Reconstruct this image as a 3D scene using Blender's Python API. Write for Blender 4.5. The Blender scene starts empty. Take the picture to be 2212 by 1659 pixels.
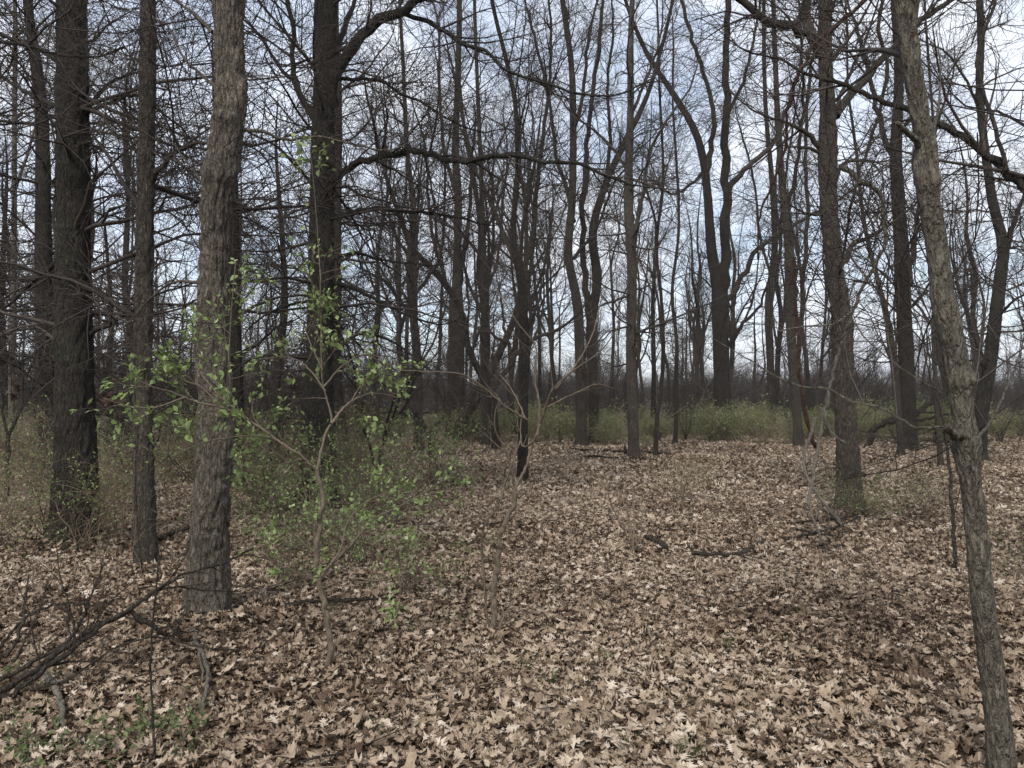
import bpy, math
import numpy as np
from mathutils import Matrix, Vector

SC = bpy.context.scene
COL = SC.collection
PI = math.pi

# ------------------------------------------------------------------ camera
F_PX, CX, CY = 1598.0, 1106.0, 829.5        # of a 2212 x 1659 view of the photograph
CAM_H = 1.6
PITCH = math.atan(40.5 / F_PX)
cam_d = bpy.data.cameras.new('camera')
cam = bpy.data.objects.new('camera', cam_d)
COL.objects.link(cam)
cam_d.sensor_fit = 'HORIZONTAL'
cam_d.sensor_width = 36.0
cam_d.lens = 36.0 * F_PX / 2212.0
cam_d.clip_start = 0.05
cam_d.clip_end = 3000.0
cam.location = (0, 0, CAM_H)
cam.rotation_euler = (PI / 2 + PITCH, 0, 0)
SC.camera = cam

# ------------------------------------------------------------------ sky, sun, exposure
SUN_EL, SUN_AZ = 48.0, 200.0                # azimuth clockwise from +Y
w = bpy.data.worlds.new('World')
SC.world = w
w.use_nodes = True
nt = w.node_tree
nt.nodes.clear()
def N(t, typ, **kw):
    n = t.nodes.new(typ)
    for k, v in kw.items():
        setattr(n, k, v)
    return n
out = N(nt, 'ShaderNodeOutputWorld')
bg = N(nt, 'ShaderNodeBackground')
bg.inputs['Strength'].default_value = 0.10
sky = N(nt, 'ShaderNodeTexSky', sky_type='NISHITA')
sky.sun_disc = False
sky.sun_elevation = math.radians(SUN_EL)
sky.sun_rotation = math.radians(SUN_AZ)
sky.air_density = 1.0
sky.dust_density = 2.0
tc = N(nt, 'ShaderNodeTexCoord')
mp = N(nt, 'ShaderNodeMapping')
mp.inputs['Scale'].default_value = (1.0, 1.0, 2.2)
no = N(nt, 'ShaderNodeTexNoise')
no.inputs['Scale'].default_value = 3.2
no.inputs['Detail'].default_value = 6.0
no.inputs['Roughness'].default_value = 0.55
no.inputs['Distortion'].default_value = 0.4
rp = N(nt, 'ShaderNodeValToRGB')
rp.color_ramp.elements[0].position = 0.36
rp.color_ramp.elements[0].color = (0.42, 0.42, 0.42, 1)
rp.color_ramp.elements[1].position = 0.62
rp.color_ramp.elements[1].color = (1, 1, 1, 1)
mx = N(nt, 'ShaderNodeMix', data_type='RGBA')
mx.inputs[7].default_value = (4.6, 4.85, 5.3, 1)
L = nt.links.new
L(tc.outputs['Generated'], mp.inputs['Vector'])
L(mp.outputs['Vector'], no.inputs['Vector'])
L(no.outputs['Fac'], rp.inputs['Fac'])
L(rp.outputs['Color'], mx.inputs[0])
L(sky.outputs['Color'], mx.inputs[6])
L(mx.outputs[2], bg.inputs['Color'])
L(bg.outputs['Background'], out.inputs['Surface'])

sun_d = bpy.data.lights.new('sun', 'SUN')
sun_d.energy = 1.5
sun_d.angle = math.radians(14)
sun_d.color = (1.0, 0.96, 0.9)
sun = bpy.data.objects.new('sun', sun_d)
COL.objects.link(sun)
el, az = math.radians(SUN_EL), math.radians(SUN_AZ)
sdir = Vector((math.sin(az) * math.cos(el), math.cos(az) * math.cos(el), math.sin(el)))
sun.rotation_euler = (-sdir).to_track_quat('-Z', 'Y').to_euler()
sun.location = (0, 0, 40)

SC.view_settings.view_transform = 'Standard'
SC.view_settings.look = 'None'
SC.view_settings.gamma = 1.0
SC.view_settings.use_curve_mapping = False
SC.view_settings.exposure = 1.3
HAZE = 0.0003
SC.cycles.max_bounces = 5
SC.cycles.volume_bounces = 1
SC.cycles.diffuse_bounces = 3
SC.cycles.transparent_max_bounces = 4

# ------------------------------------------------------------------ numeric helpers
RNG = np.random.default_rng(11)
def nrm(a):
    return a / np.maximum(np.linalg.norm(a, axis=-1, keepdims=True), 1e-9)

def hash2(i, j, s):
    h = np.sin(i * 127.1 + j * 311.7 + s * 74.7) * 43758.5453
    return h - np.floor(h)
def vnoise(x, y, s=0.0, period=None):
    xi, yi = np.floor(x), np.floor(y)
    fx, fy = x - xi, y - yi
    fx, fy = fx * fx * (3 - 2 * fx), fy * fy * (3 - 2 * fy)
    x1 = xi + 1
    if period:
        xi, x1 = np.mod(xi, period), np.mod(x1, period)
    a, b = hash2(xi, yi, s), hash2(x1, yi, s)
    c, d = hash2(xi, yi + 1, s), hash2(x1, yi + 1, s)
    return (a * (1 - fx) + b * fx) * (1 - fy) + (c * (1 - fx) + d * fx) * fy

def gz(x, y):
    x, y = np.asarray(x, float), np.asarray(y, float)
    r = np.sqrt(x * x + y * y)
    near = np.clip(r / 8, 0, 1)
    return (0.035 * np.sin(0.9 * x + 1.3) * np.sin(0.75 * y + 0.4) + 0.05 * near * np.sin(0.31 * x - 0.7) * np.cos(0.27 * y)
            + 0.25 * np.clip((r - 45) / 80, 0, 1) * np.sin(0.05 * x) * np.cos(0.04 * y))

cp, sp = math.cos(PITCH), math.sin(PITCH)
def ray(x, y):
    dx, dy = (x - CX) / F_PX, (CY - y) / F_PX
    return np.array([dx, cp - dy * sp, sp + dy * cp])
def at(x, y, d):
    """the place in the wood seen at x, y when it stands d metres away"""
    v = ray(x, y)
    return np.array([0, 0, CAM_H]) + v * (d / v[1])
def ground_at(x, y):
    v = ray(x, y)
    t = CAM_H / -v[2]
    p = v * t
    return np.array([p[0], p[1], float(gz(p[0], p[1]))])

def crom(pts, K):
    """a smooth curve of K points through pts (n x m)"""
    P = np.asarray(pts, float)
    if len(P) == 2:
        t = np.linspace(0, 1, K)[:, None]
        return P[0] * (1 - t) + P[1] * t
    d = np.r_[0, np.cumsum(np.maximum(np.linalg.norm(np.diff(P[:, :3], axis=0), axis=1), 1e-6))]
    m = np.gradient(P, d, axis=0)
    s = np.linspace(0, d[-1], K)
    i = np.clip(np.searchsorted(d, s) - 1, 0, len(P) - 2)
    h = (d[i + 1] - d[i])[:, None]
    t = ((s - d[i])[:, None]) / h
    a, b = 2 * t**3 - 3 * t**2 + 1, t**3 - 2 * t**2 + t
    c, e = -2 * t**3 + 3 * t**2, t**3 - t**2
    return a * P[i] + b * h * m[i] + c * P[i + 1] + e * h * m[i + 1]

# ------------------------------------------------------------------ mesh helpers
class MB:
    def __init__(self):
        self.v, self.q, self.t, self.n, self.tint, self.has_tint = [], [], [], 0, [], False
    def add(self, v, q=None, t=None, tint=None):
        v = np.asarray(v, np.float32).reshape(-1, 3)
        if q is not None and len(q):
            self.q.append(np.asarray(q, np.int32).reshape(-1, 4) + self.n)
        if t is not None and len(t):
            self.t.append(np.asarray(t, np.int32).reshape(-1, 3) + self.n)
        self.v.append(v)
        if tint is None:
            self.tint.append(np.zeros(len(v), np.float32))
        else:
            self.has_tint = True
            self.tint.append(np.asarray(tint, np.float32).reshape(-1))
        self.n += len(v)
        return self
    def tubes(self, P, R, sides=3, cap=False):
        P, R = np.asarray(P, float), np.asarray(R, float)
        if P.ndim == 2:
            P, R = P[None], R[None]
        n, K = R.shape
        if n == 0:
            return self
        T = nrm(np.gradient(P, axis=1))
        m = np.abs(P[:, -1] - P[:, 0])
        ref = np.zeros((n, 3))
        ref[np.arange(n), np.argmin(m, axis=1)] = 1
        U = nrm(np.cross(ref[:, None, :], T))
        V = np.cross(T, U)
        a = np.arange(sides) * 2 * PI / sides
        ring = (P[:, :, None, :] + R[:, :, None, None] * (np.cos(a)[None, None, :, None] * U[:, :, None, :]
                + np.sin(a)[None, None, :, None] * V[:, :, None, :]))
        b = (np.arange(n) * K * sides)[:, None, None]
        k = (np.arange(K - 1) * sides)[None, :, None]
        s = np.arange(sides)[None, None, :]
        s1 = (s + 1) % sides
        q = np.stack([b + k + s, b + k + s1, b + k + sides + s1, b + k + sides + s], -1)
        self.add(ring, q)
        if cap:
            for e in range(n):
                base = self.n - n * K * sides + e * K * sides + (K - 1) * sides
                c = self.n
                self.add(P[e, -1][None])
                idx = np.array([[base + i, base + (i + 1) % sides, c] for i in range(sides)], np.int32)
                self.t.append(idx)
        return self
    def mesh(self, name, mat, smooth=True):
        v = np.concatenate(self.v) if self.v else np.zeros((0, 3), np.float32)
        q = np.concatenate(self.q) if self.q else np.zeros((0, 4), np.int32)
        t = np.concatenate(self.t) if self.t else np.zeros((0, 3), np.int32)
        me = bpy.data.meshes.new(name)
        nf = len(q) + len(t)
        me.vertices.add(len(v))
        me.vertices.foreach_set('co', v.ravel())
        me.loops.add(len(q) * 4 + len(t) * 3)
        me.loops.foreach_set('vertex_index', np.concatenate([q.ravel(), t.ravel()]).astype(np.int32))
        me.polygons.add(nf)
        st = np.concatenate([np.arange(len(q)) * 4, len(q) * 4 + np.arange(len(t)) * 3]).astype(np.int32)
        me.polygons.foreach_set('loop_start', st)
        me.polygons.foreach_set('use_smooth', np.full(nf, smooth, bool))
        if self.has_tint:
            at_ = me.attributes.new('tint', 'FLOAT', 'POINT')
            at_.data.foreach_set('value', np.concatenate(self.tint))
        me.materials.append(mat)
        me.update(calc_edges=True)
        return me

def obj(name, mesh, parent=None, loc=(0, 0, 0), rot=(0, 0, 0), scale=1.0):
    o = bpy.data.objects.new(name, mesh)
    COL.objects.link(o)
    o.location = loc
    o.rotation_euler = rot
    o.scale = (scale,) * 3 if np.isscalar(scale) else scale
    if parent is not None:
        o.parent = parent
    return o
def tag(o, label=None, cat=None, group=None, kind=None):
    if label: o['label'] = label
    if cat: o['category'] = cat
    if group: o['group'] = group
    if kind: o['kind'] = kind
    return o

# ------------------------------------------------------------------ materials
def new_mat(name):
    m = bpy.data.materials.new(name)
    m.use_nodes = True
    t = m.node_tree
    p = t.nodes['Principled BSDF']
    p.inputs['Roughness'].default_value = 0.9
    p.inputs['Specular IOR Level'].default_value = 0.15
    return m, t, p
def ramp(t, stops, src):
    r = N(t, 'ShaderNodeValToRGB')
    e = r.color_ramp.elements
    while len(e) < len(stops):
        e.new(0.5)
    for i, (p, c) in enumerate(stops):
        e[i].position = p
        e[i].color = (*c, 1)
    t.links.new(src, r.inputs['Fac'])
    return r
def noise(t, vec, scale, detail=4, rough=0.6, dist=0.0):
    n = N(t, 'ShaderNodeTexNoise')
    n.inputs['Scale'].default_value = scale
    n.inputs['Detail'].default_value = detail
    n.inputs['Roughness'].default_value = rough
    n.inputs['Distortion'].default_value = dist
    if vec is not None:
        t.links.new(vec, n.inputs['Vector'])
    return n
def bark(name, dark, mid, light, scale=1.0, stretch=0.26, bump=0.9, moss=None, vary=0.0):
    m, t, p = new_mat(name)
    tc = N(t, 'ShaderNodeTexCoord')
    mp = N(t, 'ShaderNodeMapping')
    mp.inputs['Scale'].default_value = (scale, scale, scale * stretch)
    t.links.new(tc.outputs['Object'], mp.inputs['Vector'])
    fine = noise(t, mp.outputs['Vector'], 62, 6, 0.7, 0.4)
    wv = noise(t, mp.outputs['Vector'], 17, 5, 0.7)
    add = N(t, 'ShaderNodeVectorMath', operation='MULTIPLY_ADD')
    t.links.new(wv.outputs['Color'], add.inputs[0])
    add.inputs[1].default_value = (0.075, 0.075, 0.075)
    t.links.new(mp.outputs['Vector'], add.inputs[2])
    vo = N(t, 'ShaderNodeTexVoronoi', feature='DISTANCE_TO_EDGE')
    vo.inputs['Scale'].default_value = 34
    t.links.new(add.outputs[0], vo.inputs['Vector'])
    vr = ramp(t, [(0.0, (0, 0, 0)), (0.22, (1, 1, 1))], vo.outputs['Distance'])
    hsum = N(t, 'ShaderNodeMath', operation='MULTIPLY_ADD')
    t.links.new(fine.outputs['Fac'], hsum.inputs[0])
    hsum.inputs[1].default_value = 0.95
    t.links.new(vr.outputs['Color'], hsum.inputs[2])
    blot = noise(t, tc.outputs['Object'], 2.3, 4, 0.6)
    r = ramp(t, [(0.30, dark), (0.52, mid), (0.74, light)], fine.outputs['Fac'])
    c = r.outputs['Color']
    mul = N(t, 'ShaderNodeMix', data_type='RGBA', blend_type='MULTIPLY')
    mul.inputs[0].default_value = 1.0
    r2 = ramp(t, [(0.3, (0.72, 0.72, 0.72)), (0.7, (1.2, 1.18, 1.15))], blot.outputs['Fac'])
    t.links.new(c, mul.inputs[6]); t.links.new(r2.outputs['Color'], mul.inputs[7])
    c = mul.outputs[2]
    if moss:
        mo = noise(t, tc.outputs['Object'], 1.1, 5, 0.65)
        rm = ramp(t, [(0.5, (0, 0, 0)), (0.72, (0.6, 0.6, 0.6))], mo.outputs['Fac'])
        mm = N(t, 'ShaderNodeMix', data_type='RGBA')
        mm.inputs[7].default_value = (*moss, 1)
        t.links.new(rm.outputs['Color'], mm.inputs[0]); t.links.new(c, mm.inputs[6])
        c = mm.outputs[2]
    if vary:
        oi = N(t, 'ShaderNodeObjectInfo')
        rv = ramp(t, [(0.0, (1 - vary,) * 3), (1.0, (1 + vary, 1 + vary * 0.95, 1 + vary * 0.85))], oi.outputs['Random'])
        mv = N(t, 'ShaderNodeMix', data_type='RGBA', blend_type='MULTIPLY')
        mv.inputs[0].default_value = 1.0
        t.links.new(c, mv.inputs[6]); t.links.new(rv.outputs['Color'], mv.inputs[7])
        c = mv.outputs[2]
    t.links.new(c, p.inputs['Base Color'])
    b = N(t, 'ShaderNodeBump')
    b.inputs['Strength'].default_value = bump
    b.inputs['Distance'].default_value = 0.05
    t.links.new(hsum.outputs[0], b.inputs['Height'])
    t.links.new(b.outputs['Normal'], p.inputs['Normal'])
    return m

M_DARKOAK = bark('bark dark oak', (0.022, 0.019, 0.016), (0.052, 0.046, 0.038), (0.108, 0.096, 0.078), moss=(0.060, 0.070, 0.042))
M_OAK = bark('bark brown grey', (0.036, 0.030, 0.024), (0.105, 0.089, 0.072), (0.225, 0.195, 0.16))
M_GREYOAK = bark('bark warm grey', (0.055, 0.046, 0.037), (0.175, 0.15, 0.122), (0.34, 0.30, 0.25))
M_PLATE = bark('bark scaly grey', (0.05, 0.043, 0.034), (0.175, 0.155, 0.122), (0.31, 0.28, 0.225), scale=1.0, stretch=0.30, bump=0.9, moss=(0.13, 0.13, 0.085))
M_FAR = bark('bark far trees', (0.028, 0.024, 0.020), (0.062, 0.053, 0.045), (0.125, 0.109, 0.092), vary=0.35)
M_PALE = bark('bark pale', (0.11, 0.095, 0.078), (0.20, 0.175, 0.145), (0.30, 0.265, 0.225))
M_TWIG = bark('twig bark', (0.026, 0.021, 0.019), (0.050, 0.041, 0.036), (0.105, 0.090, 0.079), scale=2, stretch=1, bump=0.1, vary=0.25)
M_STEM = bark('shrub stem', (0.07, 0.055, 0.04), (0.125, 0.10, 0.074), (0.20, 0.165, 0.125), scale=1.5, stretch=0.3, bump=0.3)
M_THIN = bark('thin shoot', (0.09, 0.068, 0.05), (0.16, 0.125, 0.09), (0.25, 0.20, 0.15), scale=2, stretch=0.6, bump=0.1, vary=0.25)
M_DEAD = bark('dead wood', (0.030, 0.025, 0.021), (0.070, 0.059, 0.048), (0.17, 0.147, 0.122), stretch=0.3)
M_LICHEN = bark('lichen wood', (0.06, 0.053, 0.043), (0.135, 0.122, 0.10), (0.26, 0.243, 0.21), scale=1.2, stretch=0.6, bump=0.6)
M_REDWOOD = bark('red rotten wood', (0.035, 0.02, 0.015), (0.09, 0.048, 0.034), (0.15, 0.085, 0.06), stretch=0.25)

def leaf_mat(name, stops, trans=0.35):
    m, t, p = new_mat(name)
    a = N(t, 'ShaderNodeAttribute', attribute_name='tint')
    r = ramp(t, stops, a.outputs['Fac'])
    p.inputs['Roughness'].default_value = 0.55
    p.inputs['Specular IOR Level'].default_value = 0.3
    t.links.new(r.outputs['Color'], p.inputs['Base Color'])
    tr = N(t, 'ShaderNodeBsdfTranslucent')
    t.links.new(r.outputs['Color'], tr.inputs['Color'])
    ms = N(t, 'ShaderNodeMixShader')
    ms.inputs[0].default_value = trans
    t.links.new(p.outputs[0], ms.inputs[1]); t.links.new(tr.outputs[0], ms.inputs[2])
    t.links.new(ms.outputs[0], t.nodes['Material Output'].inputs['Surface'])
    return m
M_GREEN = leaf_mat('spring leaf', [(0.0, (0.090, 0.130, 0.040)), (0.5, (0.185, 0.245, 0.085)), (0.85, (0.28, 0.345, 0.14)), (1.0, (0.40, 0.45, 0.25))])
M_WEED = leaf_mat('weed leaf', [(0.0, (0.060, 0.085, 0.030)), (0.6, (0.112, 0.142, 0.054)), (1.0, (0.18, 0.215, 0.095))])

def litter_mat():
    m, t, p = new_mat('dry oak leaf')
    a = N(t, 'ShaderNodeAttribute', attribute_name='tint')
    r = ramp(t, [(0.0, (0.045, 0.028, 0.018)), (0.14, (0.100, 0.064, 0.041)), (0.34, (0.195, 0.141, 0.096)), (0.62, (0.300, 0.232, 0.165)),
                 (0.86, (0.40, 0.325, 0.248)), (1.0, (0.51, 0.435, 0.35))], a.outputs['Fac'])
    tc = N(t, 'ShaderNodeTexCoord')
    n = noise(t, tc.outputs['Object'], 7, 4, 0.65)
    r2 = ramp(t, [(0.32, (0.70, 0.66, 0.62)), (0.66, (1.12, 1.12, 1.12))], n.outputs['Fac'])
    mu = N(t, 'ShaderNodeMix', data_type='RGBA', blend_type='MULTIPLY')
    mu.inputs[0].default_value = 1
    t.links.new(r.outputs['Color'], mu.inputs[6]); t.links.new(r2.outputs['Color'], mu.inputs[7])
    p.inputs['Roughness'].default_value = 0.6
    p.inputs['Specular IOR Level'].default_value = 0.25
    t.links.new(mu.outputs[2], p.inputs['Base Color'])
    tr = N(t, 'ShaderNodeBsdfTranslucent')
    t.links.new(mu.outputs[2], tr.inputs['Color'])
    ms = N(t, 'ShaderNodeMixShader')
    ms.inputs[0].default_value = 0.12
    t.links.new(p.outputs[0], ms.inputs[1]); t.links.new(tr.outputs[0], ms.inputs[2])
    t.links.new(ms.outputs[0], t.nodes['Material Output'].inputs['Surface'])
    return m
M_LITTER = litter_mat()

def ground_mat():
    m, t, p = new_mat('leaf mould')
    tc = N(t, 'ShaderNodeTexCoord')
    n1 = noise(t, tc.outputs['Object'], 9, 8, 0.75)
    n2 = noise(t, tc.outputs['Object'], 0.35, 3, 0.5)
    r = ramp(t, [(0.35, (0.028, 0.020, 0.015)), (0.5, (0.075, 0.052, 0.036)), (0.66, (0.19, 0.14, 0.098))], n1.outputs['Fac'])
    r2 = ramp(t, [(0.35, (0.8, 0.8, 0.75)), (0.65, (1.1, 1.1, 1.1))], n2.outputs['Fac'])
    mu = N(t, 'ShaderNodeMix', data_type='RGBA', blend_type='MULTIPLY')
    mu.inputs[0].default_value = 1
    t.links.new(r.outputs['Color'], mu.inputs[6]); t.links.new(r2.outputs['Color'], mu.inputs[7])
    t.links.new(mu.outputs[2], p.inputs['Base Color'])
    b = N(t, 'ShaderNodeBump')
    b.inputs['Strength'].default_value = 0.8
    b.inputs['Distance'].default_value = 0.05
    t.links.new(n1.outputs['Fac'], b.inputs['Height'])
    t.links.new(b.outputs['Normal'], p.inputs['Normal'])
    return m
M_GROUND = ground_mat()

# ------------------------------------------------------------------ the forest floor
def build_ground():
    s = np.linspace(-1, 1, 181)
    g = np.sinh(s * 6.6) / np.sinh(6.6) * 420
    X, Y = np.meshgrid(g, g + 6)
    Z = gz(X, Y)
    n = len(s)
    i = np.arange(n - 1)
    I, J = np.meshgrid(i, i)
    a = J * n + I
    q = np.stack([a, a + 1, a + n + 1, a + n], -1)
    mb = MB().add(np.stack([X, Y, Z], -1), q)
    return tag(obj('forest_floor', mb.mesh('forest_floor', M_GROUND)), 'brown leaf covered forest floor', kind='structure')
GROUND = build_ground()

# fallen leaves: a strip of stations along the midrib with lobes on both sides
def leaf_template(kind, lod):
    if kind == 'pin':        # deep sinuses, pointed lobes
        st = [(0, .012), (.13, .03), (.22, .26), (.29, .055), (.40, .44), (.50, .06), (.64, .42), (.74, .07), (.84, .2), (.88, .05), (1, .01)]
    elif kind == 'red':
        st = [(0, .012), (.12, .06), (.22, .30), (.30, .13), (.43, .42), (.53, .13), (.68, .38), (.77, .12), (.87, .2), (.91, .06), (1, .01)]
    elif kind == 'white':
        st = [(0, .015), (.12, .07), (.25, .2), (.33, .10), (.48, .3), (.57, .13), (.74, .31), (.83, .16), (.94, .17), (1, .06)]
    else:                    # plain oval
        st = [(0, .10), (.10, .16), (.22, .13), (.36, .27), (.50, .19), (.66, .28), (.8, .12), (.9, .17), (1, .04)]
    if lod == 1:
        st = [st[i] for i in (([0, 2, 3, 4, 5, 6, len(st) - 1]) if len(st) > 9 else [0, 2, 3, 4, 5, 7])]
    elif lod == 2:
        st = [(0, .06), (.4, .36), (1, .05)]
    u = np.array([a for a, _ in st]); ww = np.array([b for _, b in st])
    fw = np.where(ww > 0.19, 0.05, 0.0) if kind in ('pin', 'red') else np.where(ww > .19, .03, 0)
    n = len(u)
    m = np.stack([u - .5, 0 * u, 0 * u], -1)
    l = np.stack([u - .5 + fw, ww, 0 * u], -1)
    r = np.stack([u - .5 + fw, -ww * np.where(np.arange(n) % 3 == 1, .85, 1.05), 0 * u], -1)
    v = np.concatenate([m, l, r])
    k = np.arange(n - 1)
    q = np.concatenate([np.stack([k, k + 1, n + k + 1, n + k], -1), np.stack([k + 1, k, 2 * n + k, 2 * n + k + 1], -1)])
    return v, q
def leaf_shape(v, n, rng, curl=1.0):
    """n curled copies of a flat template, n x V x 3, unit length"""
    c1 = rng.normal(0.75, 1.0, (n, 1)) * curl
    c2 = rng.normal(0.1, 0.7, (n, 1)) * curl
    tw = rng.normal(0, 0.8, (n, 1)) * curl
    wv = rng.normal(0, 0.06, (n, 1)) * curl
    x, y = v[None, :, 0], v[None, :, 1]
    z = c1 * y * y + c2 * x * x + tw * x * y + wv * np.sin(x * 11 + rng.random((n, 1)) * 6) * np.sign(y)
    yy = y * (1 - 0.35 * np.minimum(np.abs(c1 * y) * 1.2, 1.6)) * rng.uniform(.75, 1.1, (n, 1))
    return np.stack([np.broadcast_to(x, z.shape), yy, z], -1)
def rot_mats(yaw, tx, ty):
    cy, sy = np.cos(yaw), np.sin(yaw)
    o, z = np.ones_like(yaw), np.zeros_like(yaw)
    Rz = np.stack([np.stack([cy, -sy, z], -1), np.stack([sy, cy, z], -1), np.stack([z, z, o], -1)], -2)
    c, s = np.cos(tx), np.sin(tx)
    Rx = np.stack([np.stack([o, z, z], -1), np.stack([z, c, -s], -1), np.stack([z, s, c], -1)], -2)
    c, s = np.cos(ty), np.sin(ty)
    Ry = np.stack([np.stack([c, z, s], -1), np.stack([z, o, z], -1), np.stack([-s, z, c], -1)], -2)
    return Rz @ Rx @ Ry
KINDS = ['pin', 'red', 'white', 'oval']
KP = [.30, .32, .20, .18]
def litter_points(d0, d1, dens, rng):
    n = int(dens * 0.80 * (d1 * d1 - d0 * d0) + dens * 2.4 * (d1 - d0))
    d = np.sqrt(rng.uniform(d0 * d0, d1 * d1, n))
    x = rng.uniform(-1, 1, n) * (0.80 * d + 1.2)
    return x, d
def tints(x, y, n, rng):
    patch = vnoise(x * 0.9 + 40, y * 0.9 + 40, 3.0) - 0.5
    return np.clip(rng.normal(0.55, 0.27, n) + patch * 0.40 + (vnoise(x * 5 + 9, y * 5, 4.0) - .5) * .3, 0, 1)
def instancer(name, pts, rot, scl, idx, meshes, label, cat):
    """one stuff object: every point carries a copy of one of the meshes"""
    coll = bpy.data.collections.new(name + '_kinds')
    for k, m in enumerate(meshes):
        coll.objects.link(bpy.data.objects.new('%s_kind_%03d' % (name, k), m))
    me = bpy.data.meshes.new(name)
    n = len(pts)
    me.vertices.add(n)
    me.vertices.foreach_set('co', np.asarray(pts, np.float32).ravel())
    for nm, typ, arr, key in (('rot', 'FLOAT_VECTOR', rot, 'vector'), ('scl', 'FLOAT', scl, 'value'), ('idx', 'INT', idx, 'value')):
        at_ = me.attributes.new(nm, typ, 'POINT')
        at_.data.foreach_set(key, np.asarray(arr, np.int32 if typ == 'INT' else np.float32).ravel())
    o = obj(name, me)
    g = bpy.data.node_groups.new(name + '_nodes', 'GeometryNodeTree')
    g.interface.new_socket('Geometry', in_out='INPUT', socket_type='NodeSocketGeometry')
    g.interface.new_socket('Geometry', in_out='OUTPUT', socket_type='NodeSocketGeometry')
    gi, go = N(g, 'NodeGroupInput'), N(g, 'NodeGroupOutput')
    ci = N(g, 'GeometryNodeCollectionInfo')
    ci.inputs['Collection'].default_value = coll
    ci.inputs['Separate Children'].default_value = True
    ci.inputs['Reset Children'].default_value = True
    ip = N(g, 'GeometryNodeInstanceOnPoints')
    ip.inputs['Pick Instance'].default_value = True
    def attr(nm, typ):
        a = N(g, 'GeometryNodeInputNamedAttribute', data_type=typ)
        a.inputs['Name'].default_value = nm
        return a.outputs['Attribute']
    l = g.links.new
    l(gi.outputs[0], ip.inputs['Points'])
    l(ci.outputs[0], ip.inputs['Instance'])
    l(attr('idx', 'INT'), ip.inputs['Instance Index'])
    er = N(g, 'FunctionNodeEulerToRotation')
    l(attr('rot', 'FLOAT_VECTOR'), er.inputs[0])
    l(er.outputs[0], ip.inputs['Rotation'])
    l(attr('scl', 'FLOAT'), ip.inputs['Scale'])
    l(ip.outputs[0], go.inputs[0])
    md = o.modifiers.new('copies', 'NODES')
    md.node_group = g
    return tag(o, label, cat, kind='stuff')
def leaf_lib(lods, per, rng):
    """leaf meshes sorted from dark to pale"""
    lib = []
    for k in range(per):
        v, q = leaf_template(KINDS[rng.choice(4, p=KP)], lods)
        sh = leaf_shape(v, 1, rng, 1.0 if lods < 2 else .7)[0]
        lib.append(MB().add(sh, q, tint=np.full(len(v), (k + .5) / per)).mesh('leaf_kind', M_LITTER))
    return lib
TRUNK_FEET = [(155, 1187, .30), (316, 1246, .16), (450, 1352, .24), (518, 1073, .2), (692, 1104, .36), (1129, 1043, .18), (1370, 996, .25), (1836, 1103, .28), (1068, 1374, .06), (713, 1462, .06)]
def mound(x, y):
    """leaves drifted against the feet of the trunks"""
    z = 0 * x
    for px, py, r in TRUNK_FEET:
        g = ground_at(px, py)
        z = z + (.03 + .14 * r) * np.exp(-(np.maximum(np.hypot(x - g[0], y - g[1]) - r, 0) / (.10 + .5 * r)) ** 2)
    return z
def build_litter():
    rng = np.random.default_rng(5)
    libs = [leaf_lib(0, 160, rng), leaf_lib(1, 100, rng)]
    PT, RO, SC_, IX = [], [], [], []
    for lod, d0, d1, dens, size in ((0, 1.7, 7.5, 1500, .057), (0, 7.5, 13, 700, .066), (1, 13, 22, 300, .088), (1, 22, 36, 130, .115)):
        x, y = litter_points(d0, d1, dens, rng)
        n = len(x)
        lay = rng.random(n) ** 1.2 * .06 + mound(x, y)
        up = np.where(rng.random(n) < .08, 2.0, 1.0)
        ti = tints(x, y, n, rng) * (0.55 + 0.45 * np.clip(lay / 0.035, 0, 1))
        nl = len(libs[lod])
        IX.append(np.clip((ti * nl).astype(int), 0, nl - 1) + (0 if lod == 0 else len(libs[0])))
        PT.append(np.stack([x, y, gz(x, y) + lay + .012], -1))
        RO.append(np.stack([rng.normal(0, .31, n) * up, rng.normal(0, .31, n) * up, rng.uniform(0, 2 * PI, n)], -1))
        SC_.append(np.clip(size * np.exp(rng.normal(0, .34, n)), .025, .17))
    instancer('leaf_litter', np.concatenate(PT), np.concatenate(RO), np.concatenate(SC_), np.concatenate(IX), libs[0] + libs[1],
              'dry brown fallen oak leaves covering the forest floor', 'leaf litter')
build_litter()

def build_big_leaves():
    rng = np.random.default_rng(8)
    lib = []
    for k in range(40):
        v, q = leaf_template(KINDS[rng.choice(4, p=KP)], 0)
        sh = leaf_shape(v, 1, rng, 0.9)[0]
        mb = MB().add(sh, q, tint=np.full(len(v), np.clip(rng.normal(.60, .22), .1, 1)))
        lib.append(mb.mesh('leaf', M_LITTER))
    n = 0
    while n < 300:
        px, py = rng.uniform(-20, 2232), 1659 - 270 * rng.random() ** 1.4 + 25
        g = ground_at(px, py)
        o = obj('leaf', lib[rng.integers(len(lib))], GROUND, g + np.array([0, 0, .066]),
                (rng.normal(0, .28), rng.normal(0, .28), rng.uniform(0, 6.28)), float(np.clip(rng.normal(.078, .020), .045, .13)))
        n += 1
build_big_leaves()

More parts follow.
